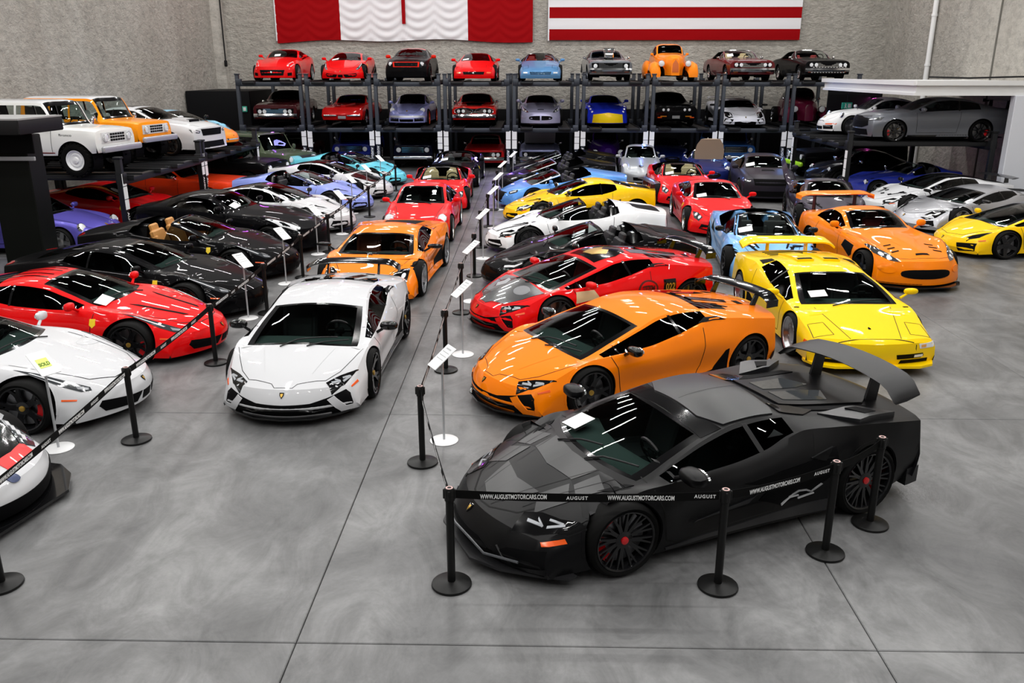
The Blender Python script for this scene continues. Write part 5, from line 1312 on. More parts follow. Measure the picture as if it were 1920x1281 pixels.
def post(x, y, label, to=None, text=True, z0=.86, slack=.03):
    t = empty('barrier_post', (x, y, 0)); tag(t, label, 'barrier post', 'black belt barrier posts')
    inst('base', PBM, t); inst('pole', PPM, t); inst('belt_cassette', PHM, t); inst('cap_emblem', PCM, t)
    if to is None: return t
    dx, dy = to[0]-x, to[1]-y; L = math.hypot(dx, dy); a = math.atan2(dy, dx); hw = .0375
    V, F = [], []; n = 12
    for k in range(n+1):
        s_ = .04+(L-.08)*k/n; q = (2*k/n-1); z = z0-slack*(1-q*q)
        for (o, e) in ((-.0012, -hw), (-.0012, hw), (.0012, hw), (.0012, -hw)): V.append((s_*math.cos(a)-o*math.sin(a), s_*math.sin(a)+o*math.cos(a), z+e))
    for k in range(n):
        for i in range(4): F.append((k*4+i, k*4+(i+1) % 4, k*4+4+(i+1) % 4, k*4+4+i))
    b_ = MB().add(V, F).build('belt', BELTM, t, smooth=False)
    if text:
        # face turned to the viewer's side of the belt
        nrm = Vector((math.sin(a), -math.cos(a), 0)); mid = Vector((x+dx/2, y+dy/2, 0))
        if nrm.dot(Vector((0, 0, 0))-mid) < 0: nrm = -nrm
        right = Vector((0, 0, 1)).cross(nrm); ang = math.atan2(right.y, right.x); fw = right.dot(Vector((math.cos(a), math.sin(a), 0)))
        items = [('WWW.AUGUSTMOTORCARS.COM', .545, .043), ('AUGUST', .176, .032)]
        s_ = .25; k = 0
        while True:
            tt, wl, hh = items[k % 2]
            if s_+wl > L-.05: break
            c_ = s_+wl/2; u = c_ if fw > 0 else L-c_; q = 2*u/L-1; z = z0-slack*(1-q*q)
            me = fit_box(tt, wl, hh, BTXT)
            inst('lettering', me, b_, (u*math.cos(a)+nrm.x*.003, u*math.sin(a)+nrm.y*.003, z), (PI/2, 0, ang)); s_ += wl+.16; k += 1
    return t
RP = [(-.64, 6.12), (-1.17, 8.43), (-1.20, 11.45), (-1.21, 14.5), (-1.16, 17.34), (-1.2, 20.4), (-1.16, 23.3), (-1.12, 26.24), (-1.12, 29.03)]
FP = [(1.61, 6.14), (2.69, 6.68), (3.29, 7.2)]
LP = [(-4.45, 6.03), (-4.62, 8.96), (-4.66, 11.7), (-4.70, 14.4), (-4.76, 17.12), (-4.8, 19.74), (-4.78, 22.3), (-4.77, 24.85), (-4.82, 27.96), (-4.85, 30.58)]
rl = ['at the nose of the matte black car', 'beside the front fender of the matte black car', 'in front of the orange winged car', 'in front of the red car with the carbon hood', 'in front of the black open car', 'in front of the white open car', 'in front of the yellow coupe in the right-hand row', 'in front of the light blue open car', 'in front of the black open car at the rear of the row']
for k, (x, y) in enumerate(RP):
    post(x, y, 'black barrier post '+rl[k], RP[k-1] if k else FP[0], True, slack=.05 if k else .03)
# front belt: corner post to the posts along the matte black car
post(FP[0][0], FP[0][1], 'black barrier post beside the front wheel of the matte black car', FP[1])
post(FP[1][0], FP[1][1], 'black barrier post before the rear wheel of the matte black car', FP[2])
post(FP[2][0], FP[2][1], 'black barrier post beside the rear bumper of the matte black car', None)
ll = ['cut off by the left edge beside the striped race car', 'in front of the white sports car with the sold sign', 'in front of the red coupe with black hood vents', 'in front of the black coupe in the left-hand row', 'in front of the black open car with tan seats', 'in front of the black grand tourer', 'in front of the white coupe with the black roof', 'in front of the lavender blue car', 'in front of the white and black car', 'in front of the turquoise car']
for k, (x, y) in enumerate(LP):
    post(x, y, 'black barrier post '+ll[k], LP[k+1] if k+1 < len(LP) else None)
SB = MB(); SB.lathe([(0, 0), (.165, 0), (.168, .006), (.16, .012), (.02, .018), (0, .018)], 32); SBM = SB.mesh('base', simple('stand_white', hexc('e4e5e6'), .35), 40)
SP = MB(); SP.lathe([(.014, .015), (.014, 1.03)], 12); SPM = SP.mesh('pole', simple('stand_grey', hexc('b9bbbe'), .35, .3), 40)
PL = MB(); PL.bbox((0, 0, 0), (.34, .22, .012), .004); PLM = PL.mesh('placard', WHITE, 40)
PR = MB()
for k in range(4): PR.box((-.12+.05*k, 0, .0068), (.010 if k else .02, .16 if k else .12, .001))
PRM = PR.mesh('print', simple('print_pale', hexc('b8babc'), .6), 40)
def stand(x, y, face, label, sold=False, z=1.04):
    """face: heading towards which the placard's lower edge points"""
    t = empty('sign_stand', (x, y, 0), face); tag(t, label, 'sign stand', 'white sign stands')
    inst('base', SBM, t); inst('pole', SPM, t)
    p_ = inst('placard', PLM, t, (0, 0, z), (0, math.radians(38), 0))
    if not sold: inst('print', PRM, p_)
    else:
        MB().box((0, 0, .008), (.13, .13, .002)).build('sold_sticker', simple('sticker_green', hexc('dff07a'), .6), p_, smooth=False)
        me = fit_text('SOLD', .065, .75, 1.0, simple('sold_print', hexc('5c7d18'), .6), .002)
        inst('lettering', me, p_, (.02, 0, .0105), (0, 0, PI/2))
RS = [(-.99, 9.03, 'the matte black car'), (-1.01, 12.18, 'the orange winged car'), (-1.08, 15.3, 'the red car with the carbon hood'), (-1.07, 19.1, 'the black open car'), (-1.0, 23.1, 'the white open car'), (-.98, 26.3, 'the yellow coupe'), (-.96, 29.8, 'the light blue open car'), (-.66, 33.5, 'the rearmost black open car')]
for x, y, n in RS: stand(x, y, -2.62, 'white sign stand in the right belt line for '+n)
LS = [(-5.42, 8.72, 'sold'), (-4.94, 14.08, 'the black coupe'), (-4.97, 16.6, 'the black open car with tan seats'), (-5.02, 19.5, 'the black grand tourer'), (-5.0, 22.1, 'the white coupe with the black roof'), (-5.4, 25.5, 'the lavender blue car'), (-5.5, 28.5, 'the white and black car'), (-5.6, 31.8, 'the turquoise car')]
for x, y, n in LS:
    if n == 'sold': stand(x, y, -.52, 'sign stand with a green sold sticker before the white sports car', True)
    else: stand(x, y, -.52, 'white sign stand in the left belt line for '+n)
# ================================================================ the cars
D = math.radians
def fin(c): return c
# ---- right-hand row, noses to the aisle
c = Car(AVE, paint('08080a', True), 'sports_car', 'matte black wedge-shaped supercar with tall rear wing, nearest to the camera', (1.65, 7.73), D(-155.4), near=1.3)
aventador(c); c.sheet(1.04, -.48, .28, .32, .012)
c = Car(HUR, paint('ff8200'), 'sports_car', 'orange supercar with black rear wing, behind the matte black one', (1.46, 11.2), D(-150), near=1.2)
huracan(c)
c = Car(HUR, paint('e20206'), 'sports_car', 'red supercar with carbon hood and race number 022', (1.24, 14.55), D(-154), near=1.1)
huracan(c, True, REDL, c.pm)
c.patch('carbon_hood', simple('carbon_hood', hexc('3a3b3d'), .22, 0, .5, 1), 'T', [(2.24, -.11), (2.24, .11), (2.16, .18), (2.06, .46), (1.8, .62), (1.46, .74), (1.46, -.74), (1.8, -.62), (2.06, -.46), (2.16, -.18)], False, .007)
c.patch('hood_graphic', simple('graphic_pale', hexc('9c9da0'), .35), 'T', [(1.86, -.32), (1.72, -.20), (1.58, -.30), (1.55, -.44), (1.66, -.40), (1.76, -.46)], False, .011)
c.patch('hood_roundel', simple('graphic_mid', hexc('6d6e72'), .35), 'T', rpoly(1.68, .34, .13, .18), False, .011)
bp = c.patch('roof_panel_black', BLACK, 'T', [(.36, -.42), (.36, .42), (-.05, .44), (-.32, .30), (-.40, 0), (-.32, -.30), (-.05, -.44)], False, .006)
c.patch('roof_graphic', GOLD, 'T', [(.25, -.16), (.22, .10), (.02, .26), (-.12, .10), (-.04, -.02), (-.15, -.14), (.05, -.22)], False, .010, parent=bp[0])
c.patch('roof_stripe', simple('stripe_slate', hexc('4b4a56'), .35), 'T', [(-.42, .10), (-.42, .34), (-1.6, .46), (-1.2, .16)], True, .006)
c.patch('door_roundel', simple('roundel_dark', hexc('5a0808'), .4), 'S', [(x, z) for x, z in rpoly(-.42, .60, .20, .17, 20)], True, .006)
c.patch('roundel_ring', c.pm, 'S', rpoly(-.42, .60, .165, .138, 20), True, .009)
npz = c.patch('number_plate_panel', BLACK, 'S', [(-.97, .49), (-.73, .49), (-.73, .75), (-.97, .75)], True, .008)
for sg, ob in zip((1, -1), npz):
    y = c.cast('S', -.85, .62)[0].y
    inst('race_number', fit_text('022', .17, .75, 1.0, GOLD, .004), ob, (-.85, sg*(y+.020), .62), (PI/2, 0, PI if sg > 0 else 0))
y = c.cast('S', -.42, .63)[0].y
for sg in (1, -1): inst('door_lettering', fit_text('TEAM', .11, .9, 1.0, MATS['roundel_dark'], .003), c.root, (-.42, sg*(y+.020), .63), (PI/2, 0, PI if sg > 0 else 0))
c.patch('door_flash', WHITE, 'S', [(-.12, .50), (.02, .62), (-.02, .52), (-.06, .46)], True, .008)
c.patch('fender_panel', simple('panel_cream', hexc('d8c59a'), .35, 0, .5, 1), 'S', [(.98, .52), (.96, .70), (.62, .70), (.52, .56)], True, .006)
def openmc(col, loc, hd, label, stripe=None, near=.9, seat=None, kind='570', st=MCL, fr=None):
    c = Car(st, paint(col), 'sports_car', label, loc, D(hd), near=near, open_top=True, deck=st['k']['sg1']+.05)
    mclaren(c, kind, seat, True); spider(c, seat or SEAT, False, frame=fr or BLACK)
    def hump(m, sg):
        P = []
        for (x, z, w_) in ((-.62, 1.06, .20), (-.75, 1.10, .22), (-1.1, 1.05, .20), (-1.5, .98, .12)):
            P.append([(x, sg*.36-w_, .86), (x, sg*.36-w_*.6, z-.03), (x, sg*.36, z), (x, sg*.36+w_*.6, z-.03), (x, sg*.36+w_, .86)])
        m.sweep(P)
    c.pair('rear_buttress', hump, BLACK)
    if stripe: c.patch('hood_stripe', stripe, 'T', [(2.10, .30), (2.05, .36), (1.16, .62), (1.2, .54)], True, .006)
    return c
openmc('08080a', (1.33, 17.1), -170, 'glossy black open-top supercar between the red and the white ones')
c = openmc('f3f4f6', (1.25, 20.5), -174, 'white open-top supercar with dark hood stripes', simple('stripe_dark', hexc('3c3d42'), .4))
c = Car(MCL, paint('ffc800'), 'sports_car', 'yellow coupe with black wing in the right-hand row', (1.55, 24.5), D(-171), near=.8)
mclaren(c, '570', wing=True)
R8 = derive(GAL, 1, 1, 1.04)
def r8(col, loc, hd, label, seat=None):
    c = Car(R8, paint(col, False, .2), 'sports_car', label, loc, D(hd), near=.7, open_top=True, deck=-.55)
    c.patch('front_grille', VOID, 'F', [(-.48, .50), (.48, .50), (.42, .20), (-.42, .20)], False, .008)
    c.patch('number_plate', TRIM, 'F', [(-.2, .34), (.2, .34), (.2, .26), (-.2, .26)], False, .016)
    c.patch('headlight', LAMP, 'T', [(2.0, .52), (2.04, .64), (1.78, .77), (1.74, .70), (1.9, .56)], True, .006)
    c.patch('light_strip', LED, 'T', [(1.97, .57), (1.99, .61), (1.82, .72), (1.80, .69)], True, .01, h=.06)
    c.patch('side_blade', TRIM, 'S', [(-.45, .28), (-.45, .78), (-.72, .82), (-.80, .28)], True, .008)
    spider(c, SEAT, False, frame=ALU); common(c, seat, 'ten', ALUD, (.76, .90, .86), mm=c.pm)
    return c
r8('5f9be8', (1.2, 27.5), -168, 'light blue open-top sports car with silver screen frame')
r8('08080a', (1.2, 31.0), -170, 'black open-top sports car with silver screen frame behind the light blue one')
r8('0a0a0c', (1.5, 34.3), -172, 'black open-top sports car last in the right-hand row by the racks')
# ---- centre-left column, facing the camera
c = Car(HUR, paint('d2d3d6'), 'sports_car', 'white supercar with black rear wing facing the camera', (-2.95, 11.75), D(-91), near=1.3)
huracan(c)
c = Car(MUR, paint('ff8200'), 'sports_car', 'orange wedge supercar directly behind the white one', (-2.93, 17.1), D(-94), near=1.0)
murcielago(c, simple('leather_orange', hexc('a8461a'), .5))
c = Car(P911, paint('e20206'), 'sports_car', 'red rear-engined coupe with round headlights in the centre aisle', (-2.83, 22.4), D(-90), near=.9)
p911(c)
def fspider(col, loc, hd, label, seat, near=.8, hoops=True):
    c = Car(FER, paint(col), 'sports_car', label, loc, D(hd), near=near, open_top=True, deck=-.72)
    ferrari(c, True, seat, old=True, wm=ALU, tub=seat); spider(c, seat, hoops, frame=BLACK); return c
c = fspider('e50a0e', (-2.88, 27.75), -88, 'red open sports car with cream seats behind the red coupe', CREAM)
c.sheet(.75, -.42, .26, .24)
c = Car(FER, paint('07070a'), 'sports_car', 'black open sports car last in the centre column', (-2.83, 33.1), D(-91), near=.6, open_top=True, deck=-.72)
ferrari(c, True, None, True, wm=ALU); spider(c, SEAT, False, frame=BLACK); c.sheet(.7, -.4, .26, .24)
# ---- left-hand row, noses to the aisle
FGT = derive(FER, 1.02, 1.02, .95, sh=dict(R=.5, B=.45, M=.3, L=.5))
c = Car(FGT, paint('d2d3d6'), 'sports_car', 'white race car with black hood and red stripe at the bottom left edge', (-7.24, 7.62), D(-12), near=1.2)
c.patch('black_hood', BLACK, 'T', [(2.12, -.34), (2.12, .34), (1.96, .56), (1.5, .78), (1.0, .78), (1.0, -.78), (1.5, -.78), (1.96, -.56)], False, .006)
c.patch('red_stripe', simple('stripe_red', hexc('f00a10'), .35, 0, .5, 1), 'T', [(2.29, .06), (2.25, .30), (2.12, .52), (1.98, .54), (2.08, .30), (2.12, .06)], False, .010)
ob = c.patch('badge', simple('badge_blue', hexc('23345f'), .3), 'F', rpoly(0, .435, .06, .032), False, .014, h=.03)
c.patch('headlight', LAMP, 'T', [(2.0, .50), (2.06, .62), (1.86, .80), (1.5, .86), (1.56, .78), (1.84, .60)], True, .012)
for k in range(4): c.patch('light_strip', LED, 'T', [(1.94-.09*k, .60+.035*k), (1.97-.09*k, .62+.035*k), (1.87-.09*k, .70+.03*k), (1.85-.09*k, .67+.03*k)], True, .016, h=.05)
c.patch('front_bumper', VOID, 'F', [(-.84, .30), (-.4, .27), (.4, .27), (.84, .30), (.86, .12), (-.86, .12)], False, .008)
c.part('front_splitter', MB().extr([(2.5, -.5), (2.5, .5), (2.26, .82), (2.0, .98), (1.85, .98), (2.1, .6), (2.1, -.6), (1.85, -.98), (2.0, -.98), (2.26, -.82)], .05, .08), BLACK)
common(c, None, 'ten', RIMB, (.6, .92, .92))
c = Car(FER, paint('d2d3d6'), 'sports_car', 'white sports car behind the sold sign', (-7.32, 10.0), D(0), near=1.2)
ferrari(c)
c = Car(FER, paint('e20206'), 'sports_car', 'red coupe with black hood vents beside the white sports car', (-7.15, 12.45), D(-1), near=1.1)
ferrari(c, stripe=True); c.sheet(.82, -.48, .28, .26)
c = Car(FER, paint('060608'), 'sports_car', 'glossy black coupe with yellow fender shields next to the red coupe', (-7.2, 14.85), D(-4), near=1.0)
ferrari(c)
c = Car(FER, paint('060608'), 'sports_car', 'black open sports car with tan leather seats', (-7.35, 17.65), D(-2), near=.9, open_top=True, deck=-.72)
ferrari(c, True, TAN, tub=simple('tub_tan', hexc('7a4c22'), .6)); spider(c, TAN, False, frame=BLACK)
def hump2(m, sg):
    P = []
    for (x, z, w_) in ((-.60, 1.10, .20), (-.8, 1.12, .2), (-1.2, 1.02, .16), (-1.6, .98, .08)):
        P.append([(x, sg*.36-w_, .86), (x, sg*.36-w_*.6, z-.03), (x, sg*.36, z), (x, sg*.36+w_*.6, z-.03), (x, sg*.36+w_, .86)])
    m.sweep(P)
c.pair('rear_buttress', hump2, c.pm)
c = Car(GTC, paint('07070a'), 'sports_car', 'black long-hooded grand tourer in the left-hand row', (-7.25, 20.55), D(-12), near=.9)
c.patch('front_grille', VOID, 'F', [(-.55, .46), (.55, .46), (.50, .22), (-.50, .22)], False, .008)
hl = c.patch('headlight', LED, 'T', [(2.0, .58), (2.04, .70), (1.6, .82), (1.25, .84), (1.5, .74)], True, .006)
c.seam('S', [(.25, .95), (.25, .3), (-.95, .3), (-1.05, .95)], .01); common(c, None, 'five', RIMB, (.12, .88, 1.05), mm=c.pm); c.sheet(.22, -.4, .26, .24)
c = Car(MCL, paint('d2d3d6'), 'sports_car', 'white coupe with black roof in the left-hand row', (-7.1, 23.2), D(-11), near=.8, roofmat=BLACK)
mclaren(c, '570')
c = openmc('8f9fe8', (-7.2, 26.5), -11, 'lavender blue open-top supercar in the left-hand row', None, .7)
c = Car(MCL, paint('d2d3d6'), 'sports_car', 'white and black supercar in the left-hand row behind the lavender one', (-7.0, 29.5), D(-15), near=.7, roofmat=BLACK)
mclaren(c, '570'); c.patch('black_hood', BLACK, 'T', [(1.9, -.4), (1.9, .4), (1.1, .66), (1.1, -.66)], False, .006)
c = openmc('6fd2e6', (-7.0, 32.9), -16, 'turquoise open-top supercar at the far end of the left-hand row', None, .7)
# ---- second column, facing the camera
c = Car(DIA, paint('ffd400'), 'sports_car', 'yellow wedge-shaped eighties supercar with body-coloured wing', (4.88, 13.65), D(-88.5), near=1.2)
diablo(c)
c = Car(MCL, paint('7db4ee', False, .25), 'sports_car', 'pale blue open-top supercar behind the yellow wedge car', (5.14, 18.6), D(-95), near=1.0, open_top=True, deck=-.72)
mclaren(c, '720', None, True, wm=ALUD); spider(c, SEAT, False, frame=BLACK); c.sheet(.72, -.45, .28, .26)
c.pair('rear_buttress', hump2, c.pm)
c.patch('hood_vent', VOID, 'T', [(1.5, .30), (1.1, .44), (1.12, .38), (1.5, .26)], True, .006)
c = Car(FER, paint('e20206'), 'sports_car', 'red mid-engined coupe behind the pale blue car', (5.15, 23.9), D(-92), near=.8)
ferrari(c, old=True, wm=ALU); c.sheet(.78, -.42, .26, .24)
c = fspider('e50a0e', (5.08, 29.0), -92, 'red open sports car with cream seats behind the red coupe on the right', CREAM, .7)
c.sheet(.75, -.42, .26, .24)
BEE = derive(P911, .93, .90, 1.06)
c = Car(BEE, paint('a9adb2', False, .5), 'vintage_car', 'silver rounded car with round hood emblem near the racks', (4.35, 33.9), D(-95), near=.6)
c.disc_lamp(.60, .72, .10, .05, None, tilt=.4); em = c.patch('hood_emblem', CHROME, 'T', rpoly(1.62, 0, .09, .09), False, .01)
c.patch('front_grille', VOID, 'F', [(-.3, .34), (.3, .34), (.28, .22), (-.28, .22)], False, .008); common(c, None, 'five', ALU, (.4, .76, .98), mm=c.pm)
COB = derive(VIP, .90, .92, .95)
def roadster(col, loc, hd, label, topm=None, near=.6, seat=None, z=0, w='five', stripe=None):
    c = Car(COB, paint(col), 'vintage_car', label, loc, D(hd), near=near, open_top=True, deck=-.95, z=z)
    c.patch('front_grille', VOID, 'F', rpoly(0, .42, .34, .11), False, .008); c.disc_lamp(.62, .62, .10, .05, None, tilt=.3)
    c.seam('S', [(.0, .84), (.0, .3), (-.7, .3), (-.75, .86)], .01); spider(c, SEAT, True, frame=CHROME); common(c, seat, w, ALU, (.0, .80, .95), (.08, .12, .09), CHROME)
    if topm:
        m = MB(); P = []
        for (x, z_, w_) in ((-.55, 1.28, .50), (-.95, 1.30, .54), (-1.25, 1.20, .52), (-1.45, .95, .48)): P.append([(x, -w_, .88), (x, -w_*.8, z_-.06), (x, 0, z_), (x, w_*.8, z_-.06), (x, w_, .88)])
        m.sweep(P); c.part('soft_top', m, topm)
    if stripe: c.patch('hood_stripe', stripe, 'T', [(1.8, .06), (1.8, .20), (.25, .20), (.25, .06)], True, .005)
    return c
c = roadster('16225e', (7.0, 33.9), -95, 'dark blue roadster with its beige-lined hood raised by the racks')
m = MB(); P = []
for (x, z_, w_) in ((.55, .88, .54), (.62, 1.15, .56), (.72, 1.45, .50), (.80, 1.66, .36)): P.append([(x, -w_, z_), (x-.03, -w_*.5, z_+.02), (x-.03, w_*.5, z_+.02), (x, w_, z_), (x+.03, 0, z_)])
c.part('raised_hood', m.sweep(P), simple('hood_lining', hexc('a8937c'), .8))
# ---- third column
c = Car(VIP, paint('ff8600'), 'sports_car', 'orange long-hooded coupe with big rear wing and hood vents', (7.58, 18.3), D(-84), near=1.1)
viper(c, wing=True)
c = Car(MCL, paint('3a3440', False, .5), 'sports_car', 'dark purple-grey supercar with its door swung up', (8.5, 24.4), D(-100), near=.8)
mclaren(c, '720', roofm=BLACK); c.sheet(.72, -.45, .28, .26)
dm = MB(); P = []
for (x, y, z, h) in ((.75, -1.02, .95, .10), (.45, -1.12, 1.20, .30), (.1, -1.20, 1.45, .42), (-.35, -1.22, 1.62, .40), (-.6, -1.2, 1.68, .22)):
    P.append([(x, y, z-h*.5), (x+.02, y-.05, z), (x, y+.02, z+h*.5), (x, y+.06, z)])
c.part('raised_door', dm.sweep(P), c.pm)
c = Car(MUS, paint('2a2730', True, .3), 'sports_car', 'dark grey matte-hooded muscle coupe with a paper on its screen', (8.15, 30.0), D(-97), near=.7)
mustang(c); c.sheet(.62, -.5, .28, .26)
# ---- right-hand cars
c = Car(GAL, paint('ffcc00'), 'sports_car', 'yellow supercar cut by the right edge', (12.1, 20.3), D(-172), near=1.0, roofmat=BLACK)
gallardo(c)
c = Car(MUR, paint('b4b5ba', False, .6), 'sports_car', 'silver wedge supercar beside the yellow one at the right edge', (12.5, 23.75), D(-165), near=.9)
murcielago(c)
c = Car(MCL, paint('d2d3d6'), 'sports_car', 'white race-liveried supercar with black roof and wing at right', (12.4, 26.0), D(-172), near=.8, roofmat=BLACK)
mclaren(c, '570', wing=True)
for (x, y) in ((1.7, .2), (1.5, -.3), (1.4, .35), (1.75, -.1)): c.patch('livery_mark', BLACK, 'T', [(x, y), (x+.04, y+.12), (x-.05, y+.16), (x-.1, y+.05)], False, .006, h=.05)
roadster('1f2f9a', (12.6, 29.3), -172, 'deep blue roadster under the canopy lift', None, .6)
c = Car(BEE, paint('101012'), 'vintage_car', 'black rounded vintage car under the canopy lift', (12.3, 32.3), D(-168), near=.6)
c.disc_lamp(.60, .72, .10, .05, None, tilt=.4); common(c, None, 'classic', CHROME, (.4, .76, .98), mm=CHROME)
c = Car(MUS, paint('6a6d74', False, .35), 'sports_car', 'dark grey coupe with rear wing on the lift under the canopy', (13.1, 28.9), D(180), near=.9, z=1.955)
mustang(c, True, cal=RED)
c = Car(derive(P911, .97, .93, 1.0), paint('dfe0e2'), 'sports_car', 'white rear-engined coupe on the lift behind the dark grey coupe', (12.6, 31.8), D(180), near=.7, z=1.955)
p911(c, old=True)
# ---- lifts along the left wall, upper level
def bronco(col, loc, hd, label, roof, near=.9, z=1.655, door=False, lettering=False):
    c = Car(BRO, paint(col), 'off_roader', label, loc, D(hd), 'off-roader', z=z, near=near, roofmat=roof, wind=G_CLEAR, side=G_CLEAR)
    g = c.patch('front_grille', simple('grille_white', hexc('d6d7d8'), .4), 'F', [(-.60, 1.05), (.60, 1.05), (.60, .80), (-.60, .80)], False, .012)
    m = MB()
    for i in range(6):
        for k in range(3): m.bbox((1.835, -.25+.1*i, .86+.07*k), (.02, .075, .045), .005)
    c.part('grille_holes', m, VOID)
    c.disc_lamp(.47, .925, .10, .05, 1.84)
    m = MB(); m.bbox((1.93, 0, .66), (.10, 1.62, .15), .03); c.part('front_bumper', m, simple('bumper_silver', hexc('c4c6cc'), .3, .6))
    c.seam('S', [(.62, 1.14), (.60, .56), (-.30, .56), (-.34, 1.14)], .012)
    c.patch('side_stripe', simple('stripe_maroon', hexc('7a2a28'), .4), 'S', [(.66, .56), (.66, .585), (-.66, .585), (-.66, .56)], True, .006)
    if lettering:
        y = c.cast('S', .95, 1.02)[0].y
        for sg in (1, -1): inst('script_lettering', fit_text('Bronco', .09, 1.3, 1.0, TRIM, .0), c.root, (1.0, sg*(y+.006), 1.0), (PI/2, 0, PI if sg > 0 else 0))
    side_windows_pillar(c, -.32, 0, .03, 1.1, 1.8, c.pm); side_windows_pillar(c, -.95, 0, .03, 1.1, 1.8, c.pm)
    c.mirror(.55, .86, 1.24, CHROME, (.08, .12, .15)); c.wheels('truck', WHITE); c.cabin(simple('seat_grey', hexc('b8beba'), .6), low=.6)
    for n in 'fr':
        m = MB(); m.cyl((c.st['x'+n], -.6, .42), (c.st['x'+n], .6, .42), .06); m.ell((c.st['x'+n], .1, .42), (.28, .3, .26)); c.part('axle', m, TRIM)
    return c
bronco('eeeeec', (-12.2, 21.7), -8, 'white vintage off-roader on the left lift', paint('d2d3d6'), 1.0, lettering=True)
bronco('ff9a0a', (-12.5, 24.8), -10, 'orange vintage off-roader with white roof on the left lift', paint('d2d3d6'))
c = Car(CHA, paint('d2d3d6'), 'sports_car', 'white wide-bodied muscle coupe with hood scoop on the left lift', (-12.3, 27.5), D(-12), near=.8, z=1.655)
mustang(c); c.patch('hood_scoop', c.pm, 'T', [(1.7, -.3), (1.7, .3), (1.1, .26), (1.1, -.26)], False, .06); c.patch('scoop_mouth', VOID, 'T', [(1.72, -.26), (1.72, .26), (1.6, .26), (1.6, -.26)], False, .064)
c.patch('sunroof', BLACK, 'T', [(-.15, -.4), (-.15, .4), (-.75, .4), (-.75, -.4)], False, .005)
c = Car(MCL, paint('8ecbe8'), 'sports_car', 'light blue and orange race-striped car on the left lift', (-12.55, 30.3), D(-14), near=.7, z=1.655)
mclaren(c, '570'); c.patch('orange_nose', paint('f58a1e'), 'F', [(-.8, .52), (.8, .52), (.84, .15), (-.84, .15)], False, .012); c.patch('orange_stripe', paint('f58a1e'), 'T', [(2.2, -.25), (2.2, .25), (1.1, .3), (1.1, -.3)], False, .006)
# ---- under the left lifts
c = Car(P911, paint('6a62c8', False, .3), 'sports_car', 'purple-blue rear-engined coupe under the left lift', (-12.05, 20.1), D(-6), near=.8)
p911(c)
c = Car(FER, paint('cf0c12'), 'sports_car', 'red sports car half hidden under the left lift', (-11.6, 23.2), D(-8), near=.7)
ferrari(c)
c = Car(MUSC, paint('e03a12'), 'muscle_car', 'orange-red muscle car under the left lift', (-11.3, 27.3), D(-10), near=.6)
muscle(c)
def suv(col, loc, hd, label, acc=None, near=.6, bump=None):
    c = Car(derive(BRO, 1.12, 1.08, 1.0), paint(col), 'off_roader', label, loc, D(hd), 'off-roader', near=near)
    c.patch('front_grille', acc or VOID, 'F', [(-.62, 1.04), (.62, 1.04), (.62, .74), (-.62, .74)], False, .012); c.disc_lamp(.62, .92, .11, .05, 2.06)
    c.part('front_bumper', MB().bbox((2.12, 0, .64), (.14, 1.8, .16), .04), bump or TRIM)
    c.mirror(.6, .93, 1.25, c.pm, (.1, .16, .2)); c.wheels('truck', ALU); c.cabin(low=.6); return c
suv('0a0a0b', (-10.9, 30.4), -12, 'black off-roader parked under the left lift end')
suv('4a5540', (-10.6, 34.0), -30, 'olive green off-roader with chrome grille by the first rack', CHROME, bump=CHROME)
suv('08080a', (12.7, 34.75), -175, 'black off-roader with bright green bumper under the rear right lift', None, .6, simple('bumper_green', hexc('a8e02a'), .4))
# ---- back racks: top row
ZT, ZM = 3.73, 1.87
c = Car(GTC, paint('e20206'), 'sports_car', 'red front-engined coupe first from left on the top rack', (-11.0, 39.2), D(-88), near=.6, z=ZT)
c.patch('front_grille', VOID, 'F', [(-.52, .46), (.52, .46), (.46, .24), (-.46, .24)], False, .01); c.patch('headlight', LED, 'T', [(2.0, .58), (2.04, .70), (1.6, .82), (1.5, .74)], True, .006); c.patch('corner_intake', VOID, 'F', [(.62, .34), (.78, .36), (.78, .24), (.62, .22)], True, .01)
shield(c, 0, .36, .05, CHROME); common(c, None, 'five', ALU, (.12, .88, 1.05), mm=c.pm); c.sheet(.22, -.2, .26, .24)
c = Car(FER, paint('e20206'), 'sports_car', 'red mid-engined coupe second from left on the top rack', (-8.1, 39.3), D(-88), near=.6, z=ZT)
ferrari(c); c.sheet(.8, -.45, .28, .26)
c = Car(MUS, paint('0c0c0e'), 'sports_car', 'black muscle coupe with red roof and grille trim on the top rack', (-5.25, 39.3), D(-90), near=.6, z=ZT, roofmat=paint('e0200e'))
c.accent = paint('e0200e'); mustang(c, boss=True)
c = Car(F355, paint('e20206'), 'sports_car', 'red low nineties sports car fourth on the top rack', (-2.40, 39.3), D(-90), near=.6, z=ZT, roofmat=paint('7a0a0a'))
wedge_nineties(c); c.sheet(.75, -.42, .26, .24)
c = Car(F355, paint('5d8fc0', False, .3), 'sports_car', 'steel blue open nineties sports car on the top rack', (.42, 39.3), D(-90), near=.6, z=ZT, open_top=True, deck=-.7)
wedge_nineties(c, REDL, True, True); spider(c, SEAT, False, frame=BLACK)
c = Car(MUSC, paint('6f7278', False, .5), 'muscle_car', 'grey muscle car with engine blower through its hood on the top rack', (3.33, 39.4), D(-89), near=.6, z=ZT)
muscle(c); c.patch('hood_panel', BLACK, 'T', [(2.1, -.35), (2.1, .35), (.8, .35), (.8, -.35)], False, .006)
m = MB(); m.bbox((1.2, 0, 1.05), (.6, .4, .24), .04); m.bbox((1.25, 0, 1.26), (.42, .5, .18), .04)
for sg in (-1, 1): m.cyl((1.47, sg*.12, 1.27), (1.5, sg*.12, 1.27), .07)
c.part('engine_blower', m, CHROME)
